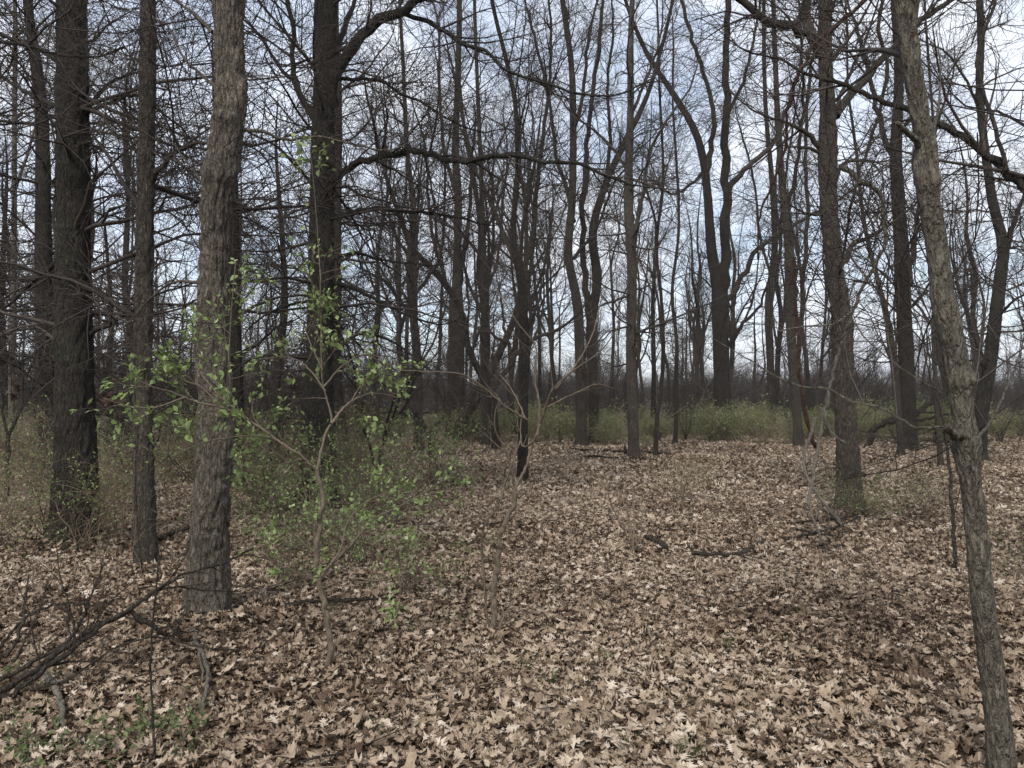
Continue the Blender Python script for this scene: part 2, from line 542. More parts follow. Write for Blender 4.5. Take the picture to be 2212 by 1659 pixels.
# ------------------------------------------------------------------ growing branches
def grow(P, Rr, n, rng, t0=0.1, t1=0.98, L=(1, 2), rel=False, ang=(40, 70), trop=0.0, K=5, wob=0.15, rr=0.5, rmin=0.002, rcap=1.0, shape=0.6, zmin=None):
    N_, Kp = Rr.shape
    if N_ == 0 or n == 0:
        return np.zeros((0, K, 3)), np.zeros((0, K))
    lp = np.linalg.norm(np.diff(P, axis=1), axis=2).sum(1)
    idx = rng.choice(N_, n, p=lp / lp.sum())
    t = t0 + (t1 - t0) * rng.random(n)
    s = t * (Kp - 1)
    i = np.minimum(s.astype(int), Kp - 2)
    f = (s - i)[:, None]
    pos = P[idx, i] * (1 - f) + P[idx, i + 1] * f
    r = Rr[idx, i] * (1 - f[:, 0]) + Rr[idx, i + 1] * f[:, 0]
    tan = nrm(P[idx, i + 1] - P[idx, i])
    if zmin is not None:
        k = pos[:, 2] > zmin
        pos, r, tan, t, idx = pos[k], r[k], tan[k], t[k], idx[k]
        n = len(pos)
    pr = nrm(np.cross(tan, rng.normal(size=(n, 3))))
    a = np.radians(rng.uniform(ang[0], ang[1], n))[:, None]
    d = np.cos(a) * tan + np.sin(a) * pr
    ln = rng.uniform(L[0], L[1], n) * (lp[idx] if rel else 1.0) * (1.0 + shape * 0.5 - shape * t)
    r0 = np.minimum(np.minimum(r * rr, ln * 0.014 + rmin), rcap)
    r0 = np.maximum(r0, rmin)
    out = np.zeros((n, K, 3)); R_ = np.zeros((n, K))
    out[:, 0] = pos
    R_[:, 0] = r0
    d = nrm(d)
    for k in range(1, K):
        d = nrm(d + wob * rng.normal(size=(n, 3)) + np.array([0, 0, trop]))
        out[:, k] = out[:, k - 1] + d * (ln / (K - 1))[:, None]
        R_[:, k] = r0 + (rmin * 0.75 - r0) * (k / (K - 1)) ** 0.8
    return out, R_

def twig_levels(mb, P, Rr, rng, levels):
    """levels: list of (count per parent, dict, sides)"""
    for cnt, kw, sides in levels:
        n = int(round(cnt * len(P)))
        P, Rr = grow(P, Rr, n, rng, **kw)
        mb.tubes(P, Rr, sides)
    return mb

def trunk_mesh(pts, rad, mat, rng, sides=14, rows=40, amp=0.0, kind='furrow', name='trunk', lumps=0.04, knots=(), flare=.45):
    """a trunk along pts with real bark relief"""
    A = crom(np.c_[np.asarray(pts, float), np.asarray(rad, float)], rows)
    P, R_ = A[:, :3], np.maximum(A[:, 3], 0.002)
    T = nrm(np.gradient(P, axis=0))
    U = nrm(np.cross(np.array([0, 1.0, 0]), T)); V = np.cross(T, U)
    a = np.arange(sides) * 2 * PI / sides
    h = np.r_[0, np.cumsum(np.linalg.norm(np.diff(P, axis=0), axis=1))]
    th, hh = np.meshgrid(a, h)
    r = np.repeat(R_[:, None], sides, 1)
    s = float(rng.random() * 50)
    r = r * (1 + lumps * 2 * (vnoise(th / (2 * PI) * 4, hh * 1.3 + s, s, 4) - .5) + lumps * (vnoise(th / (2 * PI) * 7, hh * 3.1 + s, s + 1, 7) - .5))
    if amp > 0:
        circ = 2 * PI * float(np.median(R_))
        nr = max(8, int(circ / (0.042 if kind == 'furrow' else 0.040)))
        zf = 8.0 if kind == 'furrow' else 16.0
        wob = (vnoise(th / (2 * PI) * nr / 2, hh * zf * .8 + s, s + 2, max(4, nr // 2)) - .5) * 1.6
        n1 = vnoise(np.mod(th / (2 * PI) * nr + wob, nr), hh * zf + s, s + 3, nr)
        n2 = vnoise(th / (2 * PI) * nr * 2, hh * zf * 2.7, s + 4, nr * 2)
        n3 = vnoise(th / (2 * PI) * nr * 2, hh * zf * 5, s + 5, nr * 2)
        f1 = np.abs(2 * n1 - 1)
        f2 = np.abs(2 * n2 - 1)
        ridge = np.clip(f1 / .42, 0, 1) ** .7 * (.55 + .45 * np.clip(f2 / .4, 0, 1))
        r = r + amp * (ridge * 1.5 - .9 + (n3 - .5) * .35)
    fl = np.exp(-np.maximum(hh, 0) / (R_[0] * 1.6))
    r = r * (1 + flare * fl * (.25 + 1.3 * np.clip(vnoise(th / (2 * PI) * 6, 0 * hh + s, s + 7, 6) - .3, 0, 1)))
    for (kh, kth, kr, ka) in knots:
        dth = np.abs((th - kth + PI) % (2 * PI) - PI)
        g = np.exp(-((hh - kh) / kr) ** 2 - (dth * R_[:, None] / (kr * 1.3)) ** 2)
        r = r + ka * g + ka * .5 * g * (vnoise(th * 6, hh * 50, s + 6) - .5)
    ring = P[:, None] + r[..., None] * (np.cos(th)[..., None] * U[:, None] + np.sin(th)[..., None] * V[:, None])
    k = (np.arange(rows - 1) * sides)[:, None]
    j = np.arange(sides)[None]
    j1 = (j + 1) % sides
    q = np.stack([k + j, k + j1, k + sides + j1, k + sides + j], -1)
    return MB().add(ring, q).mesh(name, mat), P, R_

TREE_STYLES = {
    # laterals along the trunk, then orders of twigs
    'drooping': [(42, dict(t0=.14, t1=.99, L=(1.4, 3.8), ang=(48, 108), trop=-.01, K=10, wob=.19, rr=.40, rmin=.004, rcap=.03, shape=.5), 4),
                 (8, dict(t0=.12, L=(.22, .55), rel=True, ang=(30, 65), trop=-.02, K=6, wob=.2, rr=.6, rmin=.003, shape=.6), 3),
                 (5, dict(t0=.1, L=(.25, .6), rel=True, ang=(30, 70), trop=.0, K=4, wob=.25, rr=.6, rmin=.0024, shape=.6), 3)],
    'sparse': [(30, dict(t0=.3, t1=.99, L=(1.2, 3.2), ang=(28, 72), trop=.05, K=7, wob=.13, rr=.40, rmin=.004, rcap=.03, shape=.5), 4),
               (8, dict(t0=.15, L=(.25, .5), rel=True, ang=(30, 60), trop=.02, K=5, wob=.2, rr=.6, rmin=.003), 3),
               (6, dict(t0=.1, L=(.3, .65), rel=True, ang=(30, 65), trop=.02, K=4, wob=.22, rr=.6, rmin=.0026), 3)],
    'limb': [(12, dict(t0=.12, t1=1, L=(.7, 1.9), ang=(35, 70), trop=.02, K=6, wob=.17, rr=.55, rmin=.004, rcap=.02, shape=.5), 4),
             (6, dict(t0=.1, L=(.25, .6), rel=True, ang=(30, 65), trop=.01, K=5, wob=.22, rr=.6, rmin=.003), 3),
             (5, dict(t0=.1, L=(.3, .6), rel=True, ang=(30, 65), trop=.01, K=4, wob=.24, rr=.6, rmin=.0024), 3)],
}

def hand_tree(name, label, base, pts, limbs=(), mat=M_OAK, style='sparse', limb_style='limb', d=None, sides=14, rows=60, amp=0.0, kind='furrow',
              extra=6.0, group=None, seed=1, cat='tree', knots=(), lumps=.04, twigs=1.0, tmat=None, zmin=None, lmat=None):
    """a tree set out along measured points: base (x, y) where it meets the ground, pts (x, y, width) going up,
    limbs: (points, width at start, width at end, how much farther the end stands)"""
    rng = np.random.default_rng(seed)
    g = ground_at(*base[:2])
    if d is None:
        d = g[1]
    gx = at(base[0], base[1], d)[0]
    zg = float(gz(gx, d))
    P = [np.array([gx, d, zg - .08])]
    R_ = [base[2] * d / F_PX / 2]
    for x, y, wd in pts:
        P.append(at(x, y, d)); R_.append(wd * d / F_PX / 2)
    P, R_ = np.array(P), np.array(R_)
    if extra > 0:
        dirn = nrm(nrm(P[-1] - P[-2]) + np.array([0, 0, .6]))
        for k in (1, 2, 3):
            P = np.r_[P, [P[-1] + dirn * extra / 3 + rng.normal(0, .08, 3)]]
            R_ = np.r_[R_, R_[-1] * (.82 if k < 3 else .3)]
    org = np.array([gx, d, zg])
    me, PP, RR = trunk_mesh(P - org, R_, mat, rng, sides, rows, amp, kind, knots=knots, lumps=lumps)
    root = bpy.data.objects.new(name, None)
    COL.objects.link(root)
    root.location = org
    tag(root, label, cat, group)
    obj('trunk', me, root)
    tw = MB()
    if style:
        lv = [(lv_[0] * twigs, lv_[1], lv_[2]) if i == 0 else lv_ for i, lv_ in enumerate(TREE_STYLES[style])]
        lv[0] = (lv[0][0], dict(lv[0][1], zmin=zmin), lv[0][2])
        sel = PP[:, 2] > 0
        twig_levels(tw, PP[None], RR[None], rng, lv)
    for lp in limbs:
        pl, w0, w1, dd = lp[:4]
        n = len(pl)
        LP = np.array([at(x, y, d + dd * i / (n - 1)) for i, (x, y) in enumerate(pl)]) - org
        rad = np.linspace(w0, w1, n) * d / F_PX / 2
        if w1 >= 2 and not (len(lp) > 4 and lp[4] == 0):
            dr = nrm(LP[-1] - LP[-2])
            ex = float(np.clip(rad[-1] * 60, .5, 2.2))
            for q_, f_ in ((.5, .6), (1.0, .15)):
                LP = np.r_[LP, [LP[-1] + (dr + np.array([0, 0, .25]) + rng.normal(0, .18, 3)) * ex * .5]]
                rad = np.r_[rad, rad[n - 1] * f_]
        K = max(10, 4 * len(LP))
        A = crom(np.c_[LP, rad], K)
        A[1:-1, :3] += rng.normal(0, .35, (K - 2, 3)) * A[1:-1, 3:4]
        m2 = MB().tubes(A[None, :, :3], A[None, :, 3], 8, cap=True).mesh('limb', lmat or mat)
        lo = obj('limb', m2, root)
        if limb_style and (len(lp) < 5 or lp[4] > 0):
            mul = lp[4] if len(lp) > 4 else 1.0
            ll = float(np.linalg.norm(np.diff(LP, axis=0), axis=1).sum())
            lv = [(max(3, v_[0] * mul * ll / 3.0), v_[1], v_[2]) if i == 0 else v_ for i, v_ in enumerate(TREE_STYLES[limb_style])]
            lt = twig_levels(MB(), A[None, :, :3], A[None, :, 3], rng, lv)
            tag(obj('twigs', lt.mesh('twigs', tmat or M_TWIG), lo), kind='stuff')
    if tw.n:
        obj('crown', tw.mesh('crown', tmat or M_TWIG), root)
    return root

# ---- the four trunks standing at the left
hand_tree('oak_tree', 'broad dark mossy trunk with flared base and leafy vine at far left', (155, 1187, 108),
          [(158, 1130, 88), (161, 1020, 80), (162, 850, 76), (160, 690, 72), (158, 540, 66), (158, 400, 62), (156, 200, 60), (156, 0, 58)],
          [([(185, 240), (215, 200), (265, 165), (330, 150)], 12, 4, 1.0), ([(185, 245), (230, 225), (290, 205), (330, 240)], 10, 4, -.6),
           ([(130, 130), (80, 105), (0, 90), (-60, 80)], 14, 7, .8), ([(130, 560), (70, 610), (0, 670)], 12, 5, .6),
           ([(130, 230), (60, 200), (0, 150)], 12, 6, 1.2), ([(185, 720), (240, 700), (330, 640), (420, 610)], 10, 3, -.5)],
          mat=M_DARKOAK, style='drooping', sides=90, rows=230, amp=.018, seed=21, lumps=.06, twigs=.9, zmin=1.9,
          knots=((3.0, -PI / 2, .10, .05), (4.1, -PI / 2 + .5, .08, .04), (5.1, -PI / 2 + .8, .08, .04), (2.3, -PI / 2 - .6, .08, .04)))
hand_tree('oak_tree', 'slender straight brown trunk between the dark mossy trunk and the thick grey trunk', (316, 1246, 54),
          [(315, 1190, 47), (312, 1050, 41), (310, 900, 39), (309, 720, 36), (312, 540, 34), (316, 342, 31), (318, 171, 31), (321, 0, 31)],
          [([(330, 392), (348, 360), (385, 325), (425, 310), (455, 312)], 13, 6, -.6), ([(318, 70), (312, 30), (308, -20)], 16, 14, .1, 0),
           ([(318, 210), (345, 240), (395, 280), (430, 330)], 6, 3, 1.0), ([(332, 335), (300, 300), (240, 290), (190, 288)], 7, 3, .8)],
          mat=M_OAK, style='drooping', sides=64, rows=260, amp=.014, seed=22, twigs=.55, lumps=.05, zmin=1.8,
          knots=((2.0, -PI / 2 + .7, .05, .018), (3.1, -PI / 2, .05, .02), (3.9, -PI / 2 - .6, .05, .02)))
hand_tree('oak_tree', 'thick warm grey furrowed trunk with swollen knots and a lean to the right', (450, 1352, 98),
          [(449, 1290, 87), (451, 1160, 80), (459, 1050, 75), (466, 960, 73), (463, 860, 70), (457, 740, 66), (461, 640, 62), (463, 545, 58),
           (468, 440, 62), (481, 360, 68), (484, 330, 66), (491, 280, 61), (498, 225, 63), (497, 160, 60), (494, 80, 60), (495, 0, 63)],
          [([(470, 190), (440, 165), (400, 130), (365, 60), (310, 20)], 9, 4, 1.2), ([(524, 280), (566, 285), (605, 300), (680, 295), (760, 310), (830, 325)], 9, 4, .3),
           ([(495, 628), (515, 635), (528, 655), (521, 700)], 7, 3, -.2, .5), ([(430, 610), (380, 608), (330, 640), (285, 690)], 8, 3, .4, .6),
           ([(460, 70), (420, 30), (380, 0)], 10, 6, .8), ([(460, 455), (440, 400), (390, 330), (345, 260)], 7, 3, 1.5)],
          mat=M_GREYOAK, style=None, sides=140, rows=420, amp=.018, seed=23, lumps=.05, zmin=2.5,
          knots=((2.41, -PI / 2 - .1, .05, .018), (3.32, -PI / 2 - .7, .06, .03), (3.3, -PI / 2 + .8, .05, .02), (3.72, -PI / 2 + .3, .05, .03), (3.72, -PI / 2 - .4, .04, .02), (1.85, -PI / 2 - .5, .05, .015)))
hand_tree('oak_tree', 'dark trunk half hidden behind the thick grey trunk', (518, 1073, 38),
          [(516, 1020, 30), (513, 900, 26), (508, 700, 25), (505, 540, 24), (500, 300, 22), (498, 0, 20)],
          [([(508, 770), (560, 740), (600, 705), (640, 690)], 8, 3, .6)],
          mat=M_DARKOAK, style='drooping', sides=36, rows=120, amp=.012, seed=24, twigs=.9, zmin=1.6)
hand_tree('oak_tree', 'tall almost black oak with long wavy limbs behind the leafy sapling', (692, 1104, 108),
          [(692, 1070, 86), (690, 1000, 73), (689, 900, 65), (690, 760, 56), (693, 640, 53), (694, 540, 53), (697, 342, 50), (701, 171, 46), (703, 0, 48)],
          [([(705, 262), (722, 190), (743, 130), (797, 58), (866, 27), (914, 0), (970, -40)], 30, 16, -.3),
           ([(866, 27), (950, 58), (1000, 95), (1040, 105), (1090, 150), (1180, 180), (1240, 200), (1330, 205)], 11, 4, -.8),
           ([(724, 172), (778, 170), (830, 178), (870, 205), (900, 215), (950, 245), (990, 268), (1040, 285)], 9, 4, .8),
           ([(722, 392), (760, 360), (850, 333), (905, 326), (960, 345), (1010, 349), (1055, 339), (1130, 338), (1170, 350), (1250, 353), (1300, 375)], 17, 6, -1.2),
           ([(722, 470), (760, 462), (800, 452), (870, 458), (935, 462), (990, 470)], 13, 6, .4),
           ([(722, 560), (770, 545), (820, 560), (900, 570)], 9, 4, .6), ([(722, 610), (800, 640), (880, 680), (960, 700)], 10, 3, -.8),
           ([(679, 253), (646, 202), (634, 154), (636, 103), (622, 0), (615, -40)], 14, 9, .4),
           ([(674, 255), (640, 191), (595, 130), (561, 79), (527, 44), (480, 10)], 10, 4, 1.0),
           ([(668, 388), (633, 352), (602, 318), (568, 301), (527, 281)], 8, 4, -.6),
           ([(725, 130), (745, 60), (765, 0)], 14, 10, 1.0, .3),
           ([(665, 650), (620, 660), (560, 690), (530, 720)], 7, 3, .3), ([(722, 760), (780, 720), (850, 740), (930, 800)], 8, 3, .5)],
          mat=M_DARKOAK, style='drooping', sides=80, rows=230, amp=.014, seed=25, twigs=.7, zmin=1.9, lumps=.05)

# ---- the trees of the middle
C = dict(mat=M_FAR, sides=20, rows=60, amp=.010)
hand_tree('maple_tree', 'crooked forked tree splitting into two arms low above the leaves', (1073, 972, 22),
          [(1071, 940, 18), (1066, 900, 18), (1062, 860, 20), (1050, 825, 18), (1030, 793, 15), (1010, 745, 14), (1003, 694, 14), (988, 655, 13), (968, 622, 13), (920, 567, 12), (893, 540, 12), (868, 480, 10), (850, 430, 9), (820, 330, 7)],
          [([(1060, 845), (1075, 820), (1098, 795), (1102, 760), (1092, 720)], 14, 7, .5), ([(1098, 795), (1140, 740), (1200, 715), (1235, 690)], 11, 5, -.6, .6), ([(1092, 740), (1060, 720), (1040, 700), (1035, 670)], 8, 3, .5)],
          style='sparse', seed=31, extra=3, twigs=.8, **C)
hand_tree('maple_tree', 'leaning trunk propped behind the crooked forked tree', (990, 934, 26),
          [(1000, 905, 25), (1018, 875, 25), (1037, 840, 24), (1075, 770, 17), (1110, 690, 13), (1130, 600, 9)], [], style='sparse', d=30, seed=32, extra=2, twigs=.5, **C)
hand_tree('maple_tree', 'plain straight trunk just left of the crooked forked tree', (1050, 965, 18),
          [(1049, 930, 16), (1047, 860, 15), (1044, 760, 14), (1046, 640, 12), (1040, 400, 10), (1030, 150, 8), (1025, 0, 7)],
          [([(1046, 640), (1075, 560), (1085, 450), (1095, 300)], 7, 4, 1)], style='sparse', seed=33, **C)
hand_tree('maple_tree', 'stout trunk with a swollen lower part among upright branches', (984, 955, 44),
          [(985, 900, 38), (985, 800, 37), (985, 745, 36), (986, 680, 32), (987, 620, 22), (988, 540, 18), (989, 410, 17), (984, 342, 16), (988, 200, 13), (992, 60, 12)],
          [([(990, 640), (1000, 560), (1012, 480), (1020, 330)], 13, 7, .5), ([(982, 650), (950, 570), (930, 480), (915, 300)], 10, 5, .5), ([(985, 420), (960, 330), (950, 200), (945, 40)], 9, 5, -1)],
          style='sparse', d=33, seed=34, **C)
hand_tree('ash_tree', 'straight grey trunk standing among the leaves behind the forked sapling', (1129, 1043, 27),
          [(1129, 1000, 23), (1131, 850, 22), (1131, 700, 21), (1126, 600, 20), (1112, 540, 15), (1119, 342, 12), (1110, 205, 10), (1095, 137, 9), (1070, 34, 8)],
          [([(1120, 575), (1098, 533), (1075, 470), (1057, 427), (1030, 369), (1003, 273), (985, 180)], 12, 6, .8), ([(1130, 620), (1143, 547), (1160, 410), (1170, 308), (1184, 205), (1190, 60)], 13, 6, .6),
           ([(1135, 730), (1170, 610), (1160, 560)], 7, 4, .5)],
          style='sparse', seed=35, **C)
hand_tree('maple_tree', 'tall trunk holding a clump of dead brown leaves at the thicket edge', (1256, 965, 28),
          [(1256, 930, 24), (1253, 780, 22), (1245, 643, 20), (1228, 557, 18), (1235, 445, 17), (1238, 274, 15), (1235, 154, 13), (1215, 0, 12)],
          [([(1240, 480), (1228, 420), (1205, 350), (1190, 240), (1150, 60)], 11, 6, .8), ([(1236, 300), (1260, 200), (1270, 90), (1290, 0)], 9, 5, .8), ([(1238, 560), (1290, 490), (1330, 390), (1380, 330)], 8, 3, .5)],
          style='sparse', seed=36, **C)
hand_tree('maple_tree', 'twin stemmed trunk sweeping to the upper right past the straight bare trunk', (1285, 955, 27),
          [(1284, 880, 22), (1280, 780, 21), (1276, 711, 21), (1290, 600, 20), (1280, 513, 18), (1310, 393, 15), (1355, 297, 13), (1396, 212, 10), (1430, 100, 8)],
          [([(1276, 700), (1262, 600), (1258, 500), (1265, 350), (1280, 200), (1300, 40)], 15, 8, .6), ([(1310, 393), (1318, 300), (1312, 180), (1325, 50)], 9, 5, .6)],
          style='sparse', d=29, seed=37, **C)
hand_tree('oak_tree', 'straight bare trunk standing clear at the edge of the leaf clearing', (1370, 996, 29),
          [(1369, 960, 24), (1366, 880, 23), (1363, 760, 22), (1365, 660, 21), (1364, 540, 21), (1358, 450, 20), (1358, 376, 18), (1362, 240, 15), (1362, 100, 13), (1366, 0, 11)],
          [([(1370, 500), (1388, 430), (1400, 340), (1440, 260), (1490, 190)], 10, 4, .8), ([(1358, 380), (1330, 330), (1295, 290), (1240, 250)], 9, 4, .6), ([(1362, 250), (1400, 160), (1430, 60)], 8, 4, .5),
           ([(1356, 640), (1300, 660), (1220, 700)], 6, 2, -.6), ([(1374, 720), (1450, 690), (1560, 640)], 6, 2, -.5)],
          style='drooping', seed=38, twigs=.8, zmin=2.2, mat=M_OAK, sides=30, rows=110, amp=.012)
hand_tree('pole_tree', 'thin pole like trunk to the right of the straight bare trunk', (1416, 991, 11),
          [(1420, 900, 9), (1427, 848, 9), (1433, 745, 8), (1428, 640, 7), (1418, 540, 7), (1432, 400, 6), (1425, 200, 5)], [], style='sparse', seed=39, twigs=.8, **C)
hand_tree('pole_tree', 'thin short trunk in front of the thicket left of the big forked tree', (1457, 966, 12),
          [(1460, 930, 9), (1459, 850, 9), (1462, 745, 8), (1452, 640, 7), (1466, 500, 6), (1460, 330, 5)], [], style='sparse', seed=40, d=27, **C)

# ---- the trees of the right
hand_tree('maple_tree', 'big forked tree with many spreading upright limbs standing in the green thicket', (1562, 932, 44),
          [(1561, 880, 36), (1558, 779, 33), (1555, 690, 33), (1550, 620, 26), (1538, 547, 22), (1530, 440, 18), (1524, 376, 17), (1504, 290, 15), (1456, 205, 12), (1400, 120, 9)],
          [([(1560, 660), (1565, 547), (1569, 410), (1569, 239), (1569, 103), (1575, -30)], 24, 12, -.3), ([(1524, 376), (1534, 330), (1540, 260), (1524, 171), (1490, 68), (1470, -20)], 13, 7, -.5),
           ([(1570, 420), (1590, 385), (1606, 369), (1647, 335), (1675, 301), (1702, 222), (1730, 140)], 14, 7, .5), ([(1569, 662), (1600, 605), (1637, 540), (1678, 506), (1735, 474), (1800, 440)], 13, 6, -.8),
           ([(1566, 752), (1600, 704), (1640, 662), (1660, 600)], 10, 4, -.4, .4), ([(1569, 250), (1600, 190), (1620, 120), (1640, 20)], 9, 5, .6), ([(1520, 370), (1490, 400), (1450, 420), (1410, 390)], 8, 3, -.5)],
          style='sparse', d=36, seed=41, mat=M_FAR, sides=36, rows=110, amp=.02)
hand_tree('maple_tree', 'medium straight trunk in the thicket right of the big forked tree', (1665, 925, 20),
          [(1665, 880, 17), (1664, 780, 16), (1661, 642, 15), (1672, 560, 14), (1668, 400, 11), (1655, 250, 9), (1650, 50, 8)],
          [([(1668, 560), (1690, 470), (1700, 360), (1720, 230)], 9, 4, .5), ([(1664, 600), (1640, 500), (1630, 400), (1600, 280)], 7, 4, .5)], style='sparse', d=40, seed=42, **C)
hand_tree('maple_tree', 'lichen grey trunk with mossy foot at the clearing edge beside a darker stem', (1728, 968, 26),
          [(1724, 930, 20), (1718, 850, 18), (1712, 780, 19), (1706, 608, 21), (1705, 540, 20), (1690, 400, 15), (1680, 250, 12), (1672, 60, 10)],
          [([(1722, 800), (1730, 700), (1734, 600), (1742, 500), (1740, 330), (1752, 150)], 12, 7, .2), ([(1700, 450), (1722, 360), (1735, 220), (1728, 50)], 10, 5, .5)], style='sparse', seed=43, twigs=.8, **C)
hand_tree('oak_tree', 'rugged brown oak with leafy shoots round its foot and a dark hanging limb', (1836, 1103, 62),
          [(1834, 1060, 50), (1830, 950, 45), (1824, 848, 42), (1821, 760, 41), (1820, 711, 42), (1812, 650, 40), (1805, 608, 38), (1798, 540, 36), (1792, 460, 35), (1788, 376, 34), (1788, 330, 38), (1788, 274, 33), (1783, 137, 28), (1784, 0, 27)],
          [([(1805, 250), (1835, 210), (1866, 171), (1935, 99), (2003, 34), (2055, 0), (2100, -30)], 20, 9, .6), ([(1776, 120), (1753, 82), (1720, 62), (1695, 58), (1661, 51), (1603, 0), (1570, -30)], 26, 13, -.3),
           ([(1757, 88), (1740, 40), (1733, -20)], 24, 20, .2, .3), ([(1774, 323), (1747, 291), (1720, 275), (1695, 263), (1627, 239)], 13, 4, -.4), ([(1774, 328), (1735, 318), (1695, 315)], 9, 3, -.3),
           ([(1810, 590), (1828, 555), (1845, 530), (1900, 500), (1960, 455)], 16, 5, .5), ([(1805, 395), (1820, 355), (1860, 345), (1900, 350)], 9, 4, .4), ([(1776, 465), (1740, 460), (1720, 450)], 8, 4, -.3, .3),
           ([(1800, 240), (1840, 150), (1880, 60)], 9, 5, .6)],
          mat=M_OAK, style='sparse', sides=76, rows=230, amp=.017, seed=44, twigs=1.0, lumps=.06, zmin=2.5,
          knots=((3.4, -PI / 2, .09, .05), (5.15, -PI / 2, .12, .05), (2.1, -PI / 2 + .8, .08, .04), (2.9, -PI / 2 + .6, .07, .04)))
hand_tree('oak_tree', 'heavy trunk with a high fork between the rugged oak and the pale scaly trunk', (1962, 975, 40),
          [(1961, 900, 33), (1960, 850, 31), (1956, 740, 31), (1951, 650, 30), (1950, 600, 33), (1948, 547, 30), (1940, 430, 27), (1935, 342, 24), (1942, 171, 18), (1932, 0, 14)],
          [([(1965, 615), (1975, 540), (1982, 470), (2000, 380), (2030, 250)], 14, 6, .6), ([(1935, 350), (1905, 280), (1880, 170), (1850, 60)], 14, 7, .6), ([(1948, 680), (1990, 640), (2030, 560)], 9, 4, -.5), ([(1940, 300), (1975, 240), (2030, 190)], 7, 3, -.6)],
          style='drooping', d=24.5, seed=45, twigs=.8, zmin=2.2, mat=M_FAR, sides=36, rows=110, amp=.015)
hand_tree('pole_tree', 'thin leaning stem crossing in front of the heavy high forked trunk', (1948, 990, 15),
          [(1943, 920, 13), (1928, 745, 12), (1913, 670, 10), (1897, 608, 9), (1870, 500, 8), (1850, 330, 6)], [], style='sparse', seed=46, twigs=.7, **C)
hand_tree('pole_tree', 'thin dark stem with a bend close behind the pale scaly trunk', (2035, 1010, 13),
          [(2028, 950, 10), (2020, 814, 9), (2016, 700, 8), (2030, 560, 7), (2024, 400, 6)], [], style='sparse', seed=47, twigs=.6, **C)
hand_tree('oak_tree', 'dark trunk bending to the right behind the pale scaly trunk', (2108, 968, 38),
          [(2116, 916, 30), (2133, 814, 27), (2144, 740, 26), (2152, 670, 25), (2160, 608, 24), (2167, 547, 22), (2143, 428, 18), (2126, 308, 16), (2116, 205, 15), (2119, 68, 14), (2116, 0, 13)],
          [([(2160, 590), (2180, 510), (2205, 440), (2240, 380)], 14, 6, .4), ([(2150, 690), (2190, 650), (2240, 620)], 8, 3, -.6), ([(2140, 800), (2100, 780), (2060, 790)], 7, 3, -.6), ([(2118, 240), (2090, 180), (2040, 110)], 7, 4, .6)],
          style='drooping', d=20, seed=48, twigs=.8, zmin=2.2, mat=M_DARKOAK, sides=36, rows=110, amp=.014)
hand_tree('cherry_tree', 'pale scaly trunk close by at right with a broken branch collar', (2168, 1700, 66),
          [(2163, 1640, 55), (2150, 1500, 49), (2127, 1331, 45), (2107, 1126, 43), (2094, 1019, 44), (2089, 985, 52), (2087, 955, 62), (2085, 930, 50), (2073, 848, 50), (2063, 780, 50), (2051, 711, 50), (2036, 643, 46), (2025, 540, 41), (2016, 480, 42), (2004, 410, 44),
           (1999, 340, 50), (1999, 310, 44), (1985, 239, 38), (1970, 137, 38), (1956, 34, 39), (1950, -30, 40)],
          [([(2086, 950), (2070, 940), (2055, 930), (2042, 920)], 22, 13, -.12, 0), ([(2046, 921), (1990, 925), (1969, 920), (1930, 895), (1897, 879), (1842, 868), (1791, 841), (1725, 834)], 5, 6, .7, .35),
           ([(2090, 955), (2112, 945), (2145, 905), (2170, 850), (2200, 770)], 8, 4, .5, .5), ([(2060, 862), (2010, 835), (1935, 786), (1870, 732), (1840, 690)], 5, 3, .8, .35), ([(2085, 890), (2098, 840), (2112, 790), (2118, 740)], 6, 3, .5, .35),
           ([(1990, 325), (1965, 290), (1938, 266)], 15, 10, -.15, 0), ([(2004, 315), (2016, 280), (2024, 250)], 12, 6, .1, .3),
           ([(1960, 130), (1972, 80), (1980, 20), (1990, -30)], 16, 10, -.1, .4), ([(2045, 800), (2010, 770), (1985, 700), (1965, 640)], 5, 2, .8, .5)],
          mat=M_PLATE, style='sparse', sides=110, rows=420, amp=.0038, kind='plate', d=3.12, seed=49, extra=2, lumps=.03, twigs=.35, zmin=2.9,
          knots=((1.78, -PI / 2, .04, .018), (1.78, -PI / 2 + .9, .04, .012), (2.63, -PI / 2 + .3, .035, .014), (1.1, -PI / 2 + .7, .02, .006), (.55, -PI / 2, .02, .006), (2.2, -PI / 2 + .6, .02, .006)))
hand_tree('young_tree', 'young tree outside at right whose long limb slants across the view behind the scaly trunk', (2330, 1250, 60),
          [(2320, 1000, 48), (2290, 700, 40), (2262, 520, 34), (2262, 300, 30), (2290, 0, 26)],
          [([(2262, 500), (2212, 403), (2174, 369), (2106, 315), (2040, 270), (1962, 239), (1866, 202), (1798, 174), (1747, 161), (1690, 130), (1600, 105)], 22, 4, .5, .5),
           ([(2174, 369), (2165, 320), (2140, 250), (2118, 170), (2112, 110), (2130, 60), (2150, 0)], 9, 7, .2, .5), ([(2262, 330), (2212, 270), (2150, 240), (2090, 230), (2040, 180)], 8, 3, .8, .8)],
          mat=M_FAR, style='sparse', seed=50, d=6.4, sides=14, rows=30)
hand_tree('beech_tree', 'pale thin trunk deep in the wood left of the dark mossy trunk', (24, 985, 17),
          [(25, 880, 13), (26, 740, 13), (30, 540, 11), (31, 300, 10), (32, 0, 8)], [([(30, 420), (60, 330), (90, 220), (110, 60)], 7, 3, .5)],
          mat=M_PALE, style='sparse', sides=16, rows=50, amp=.004, seed=51)
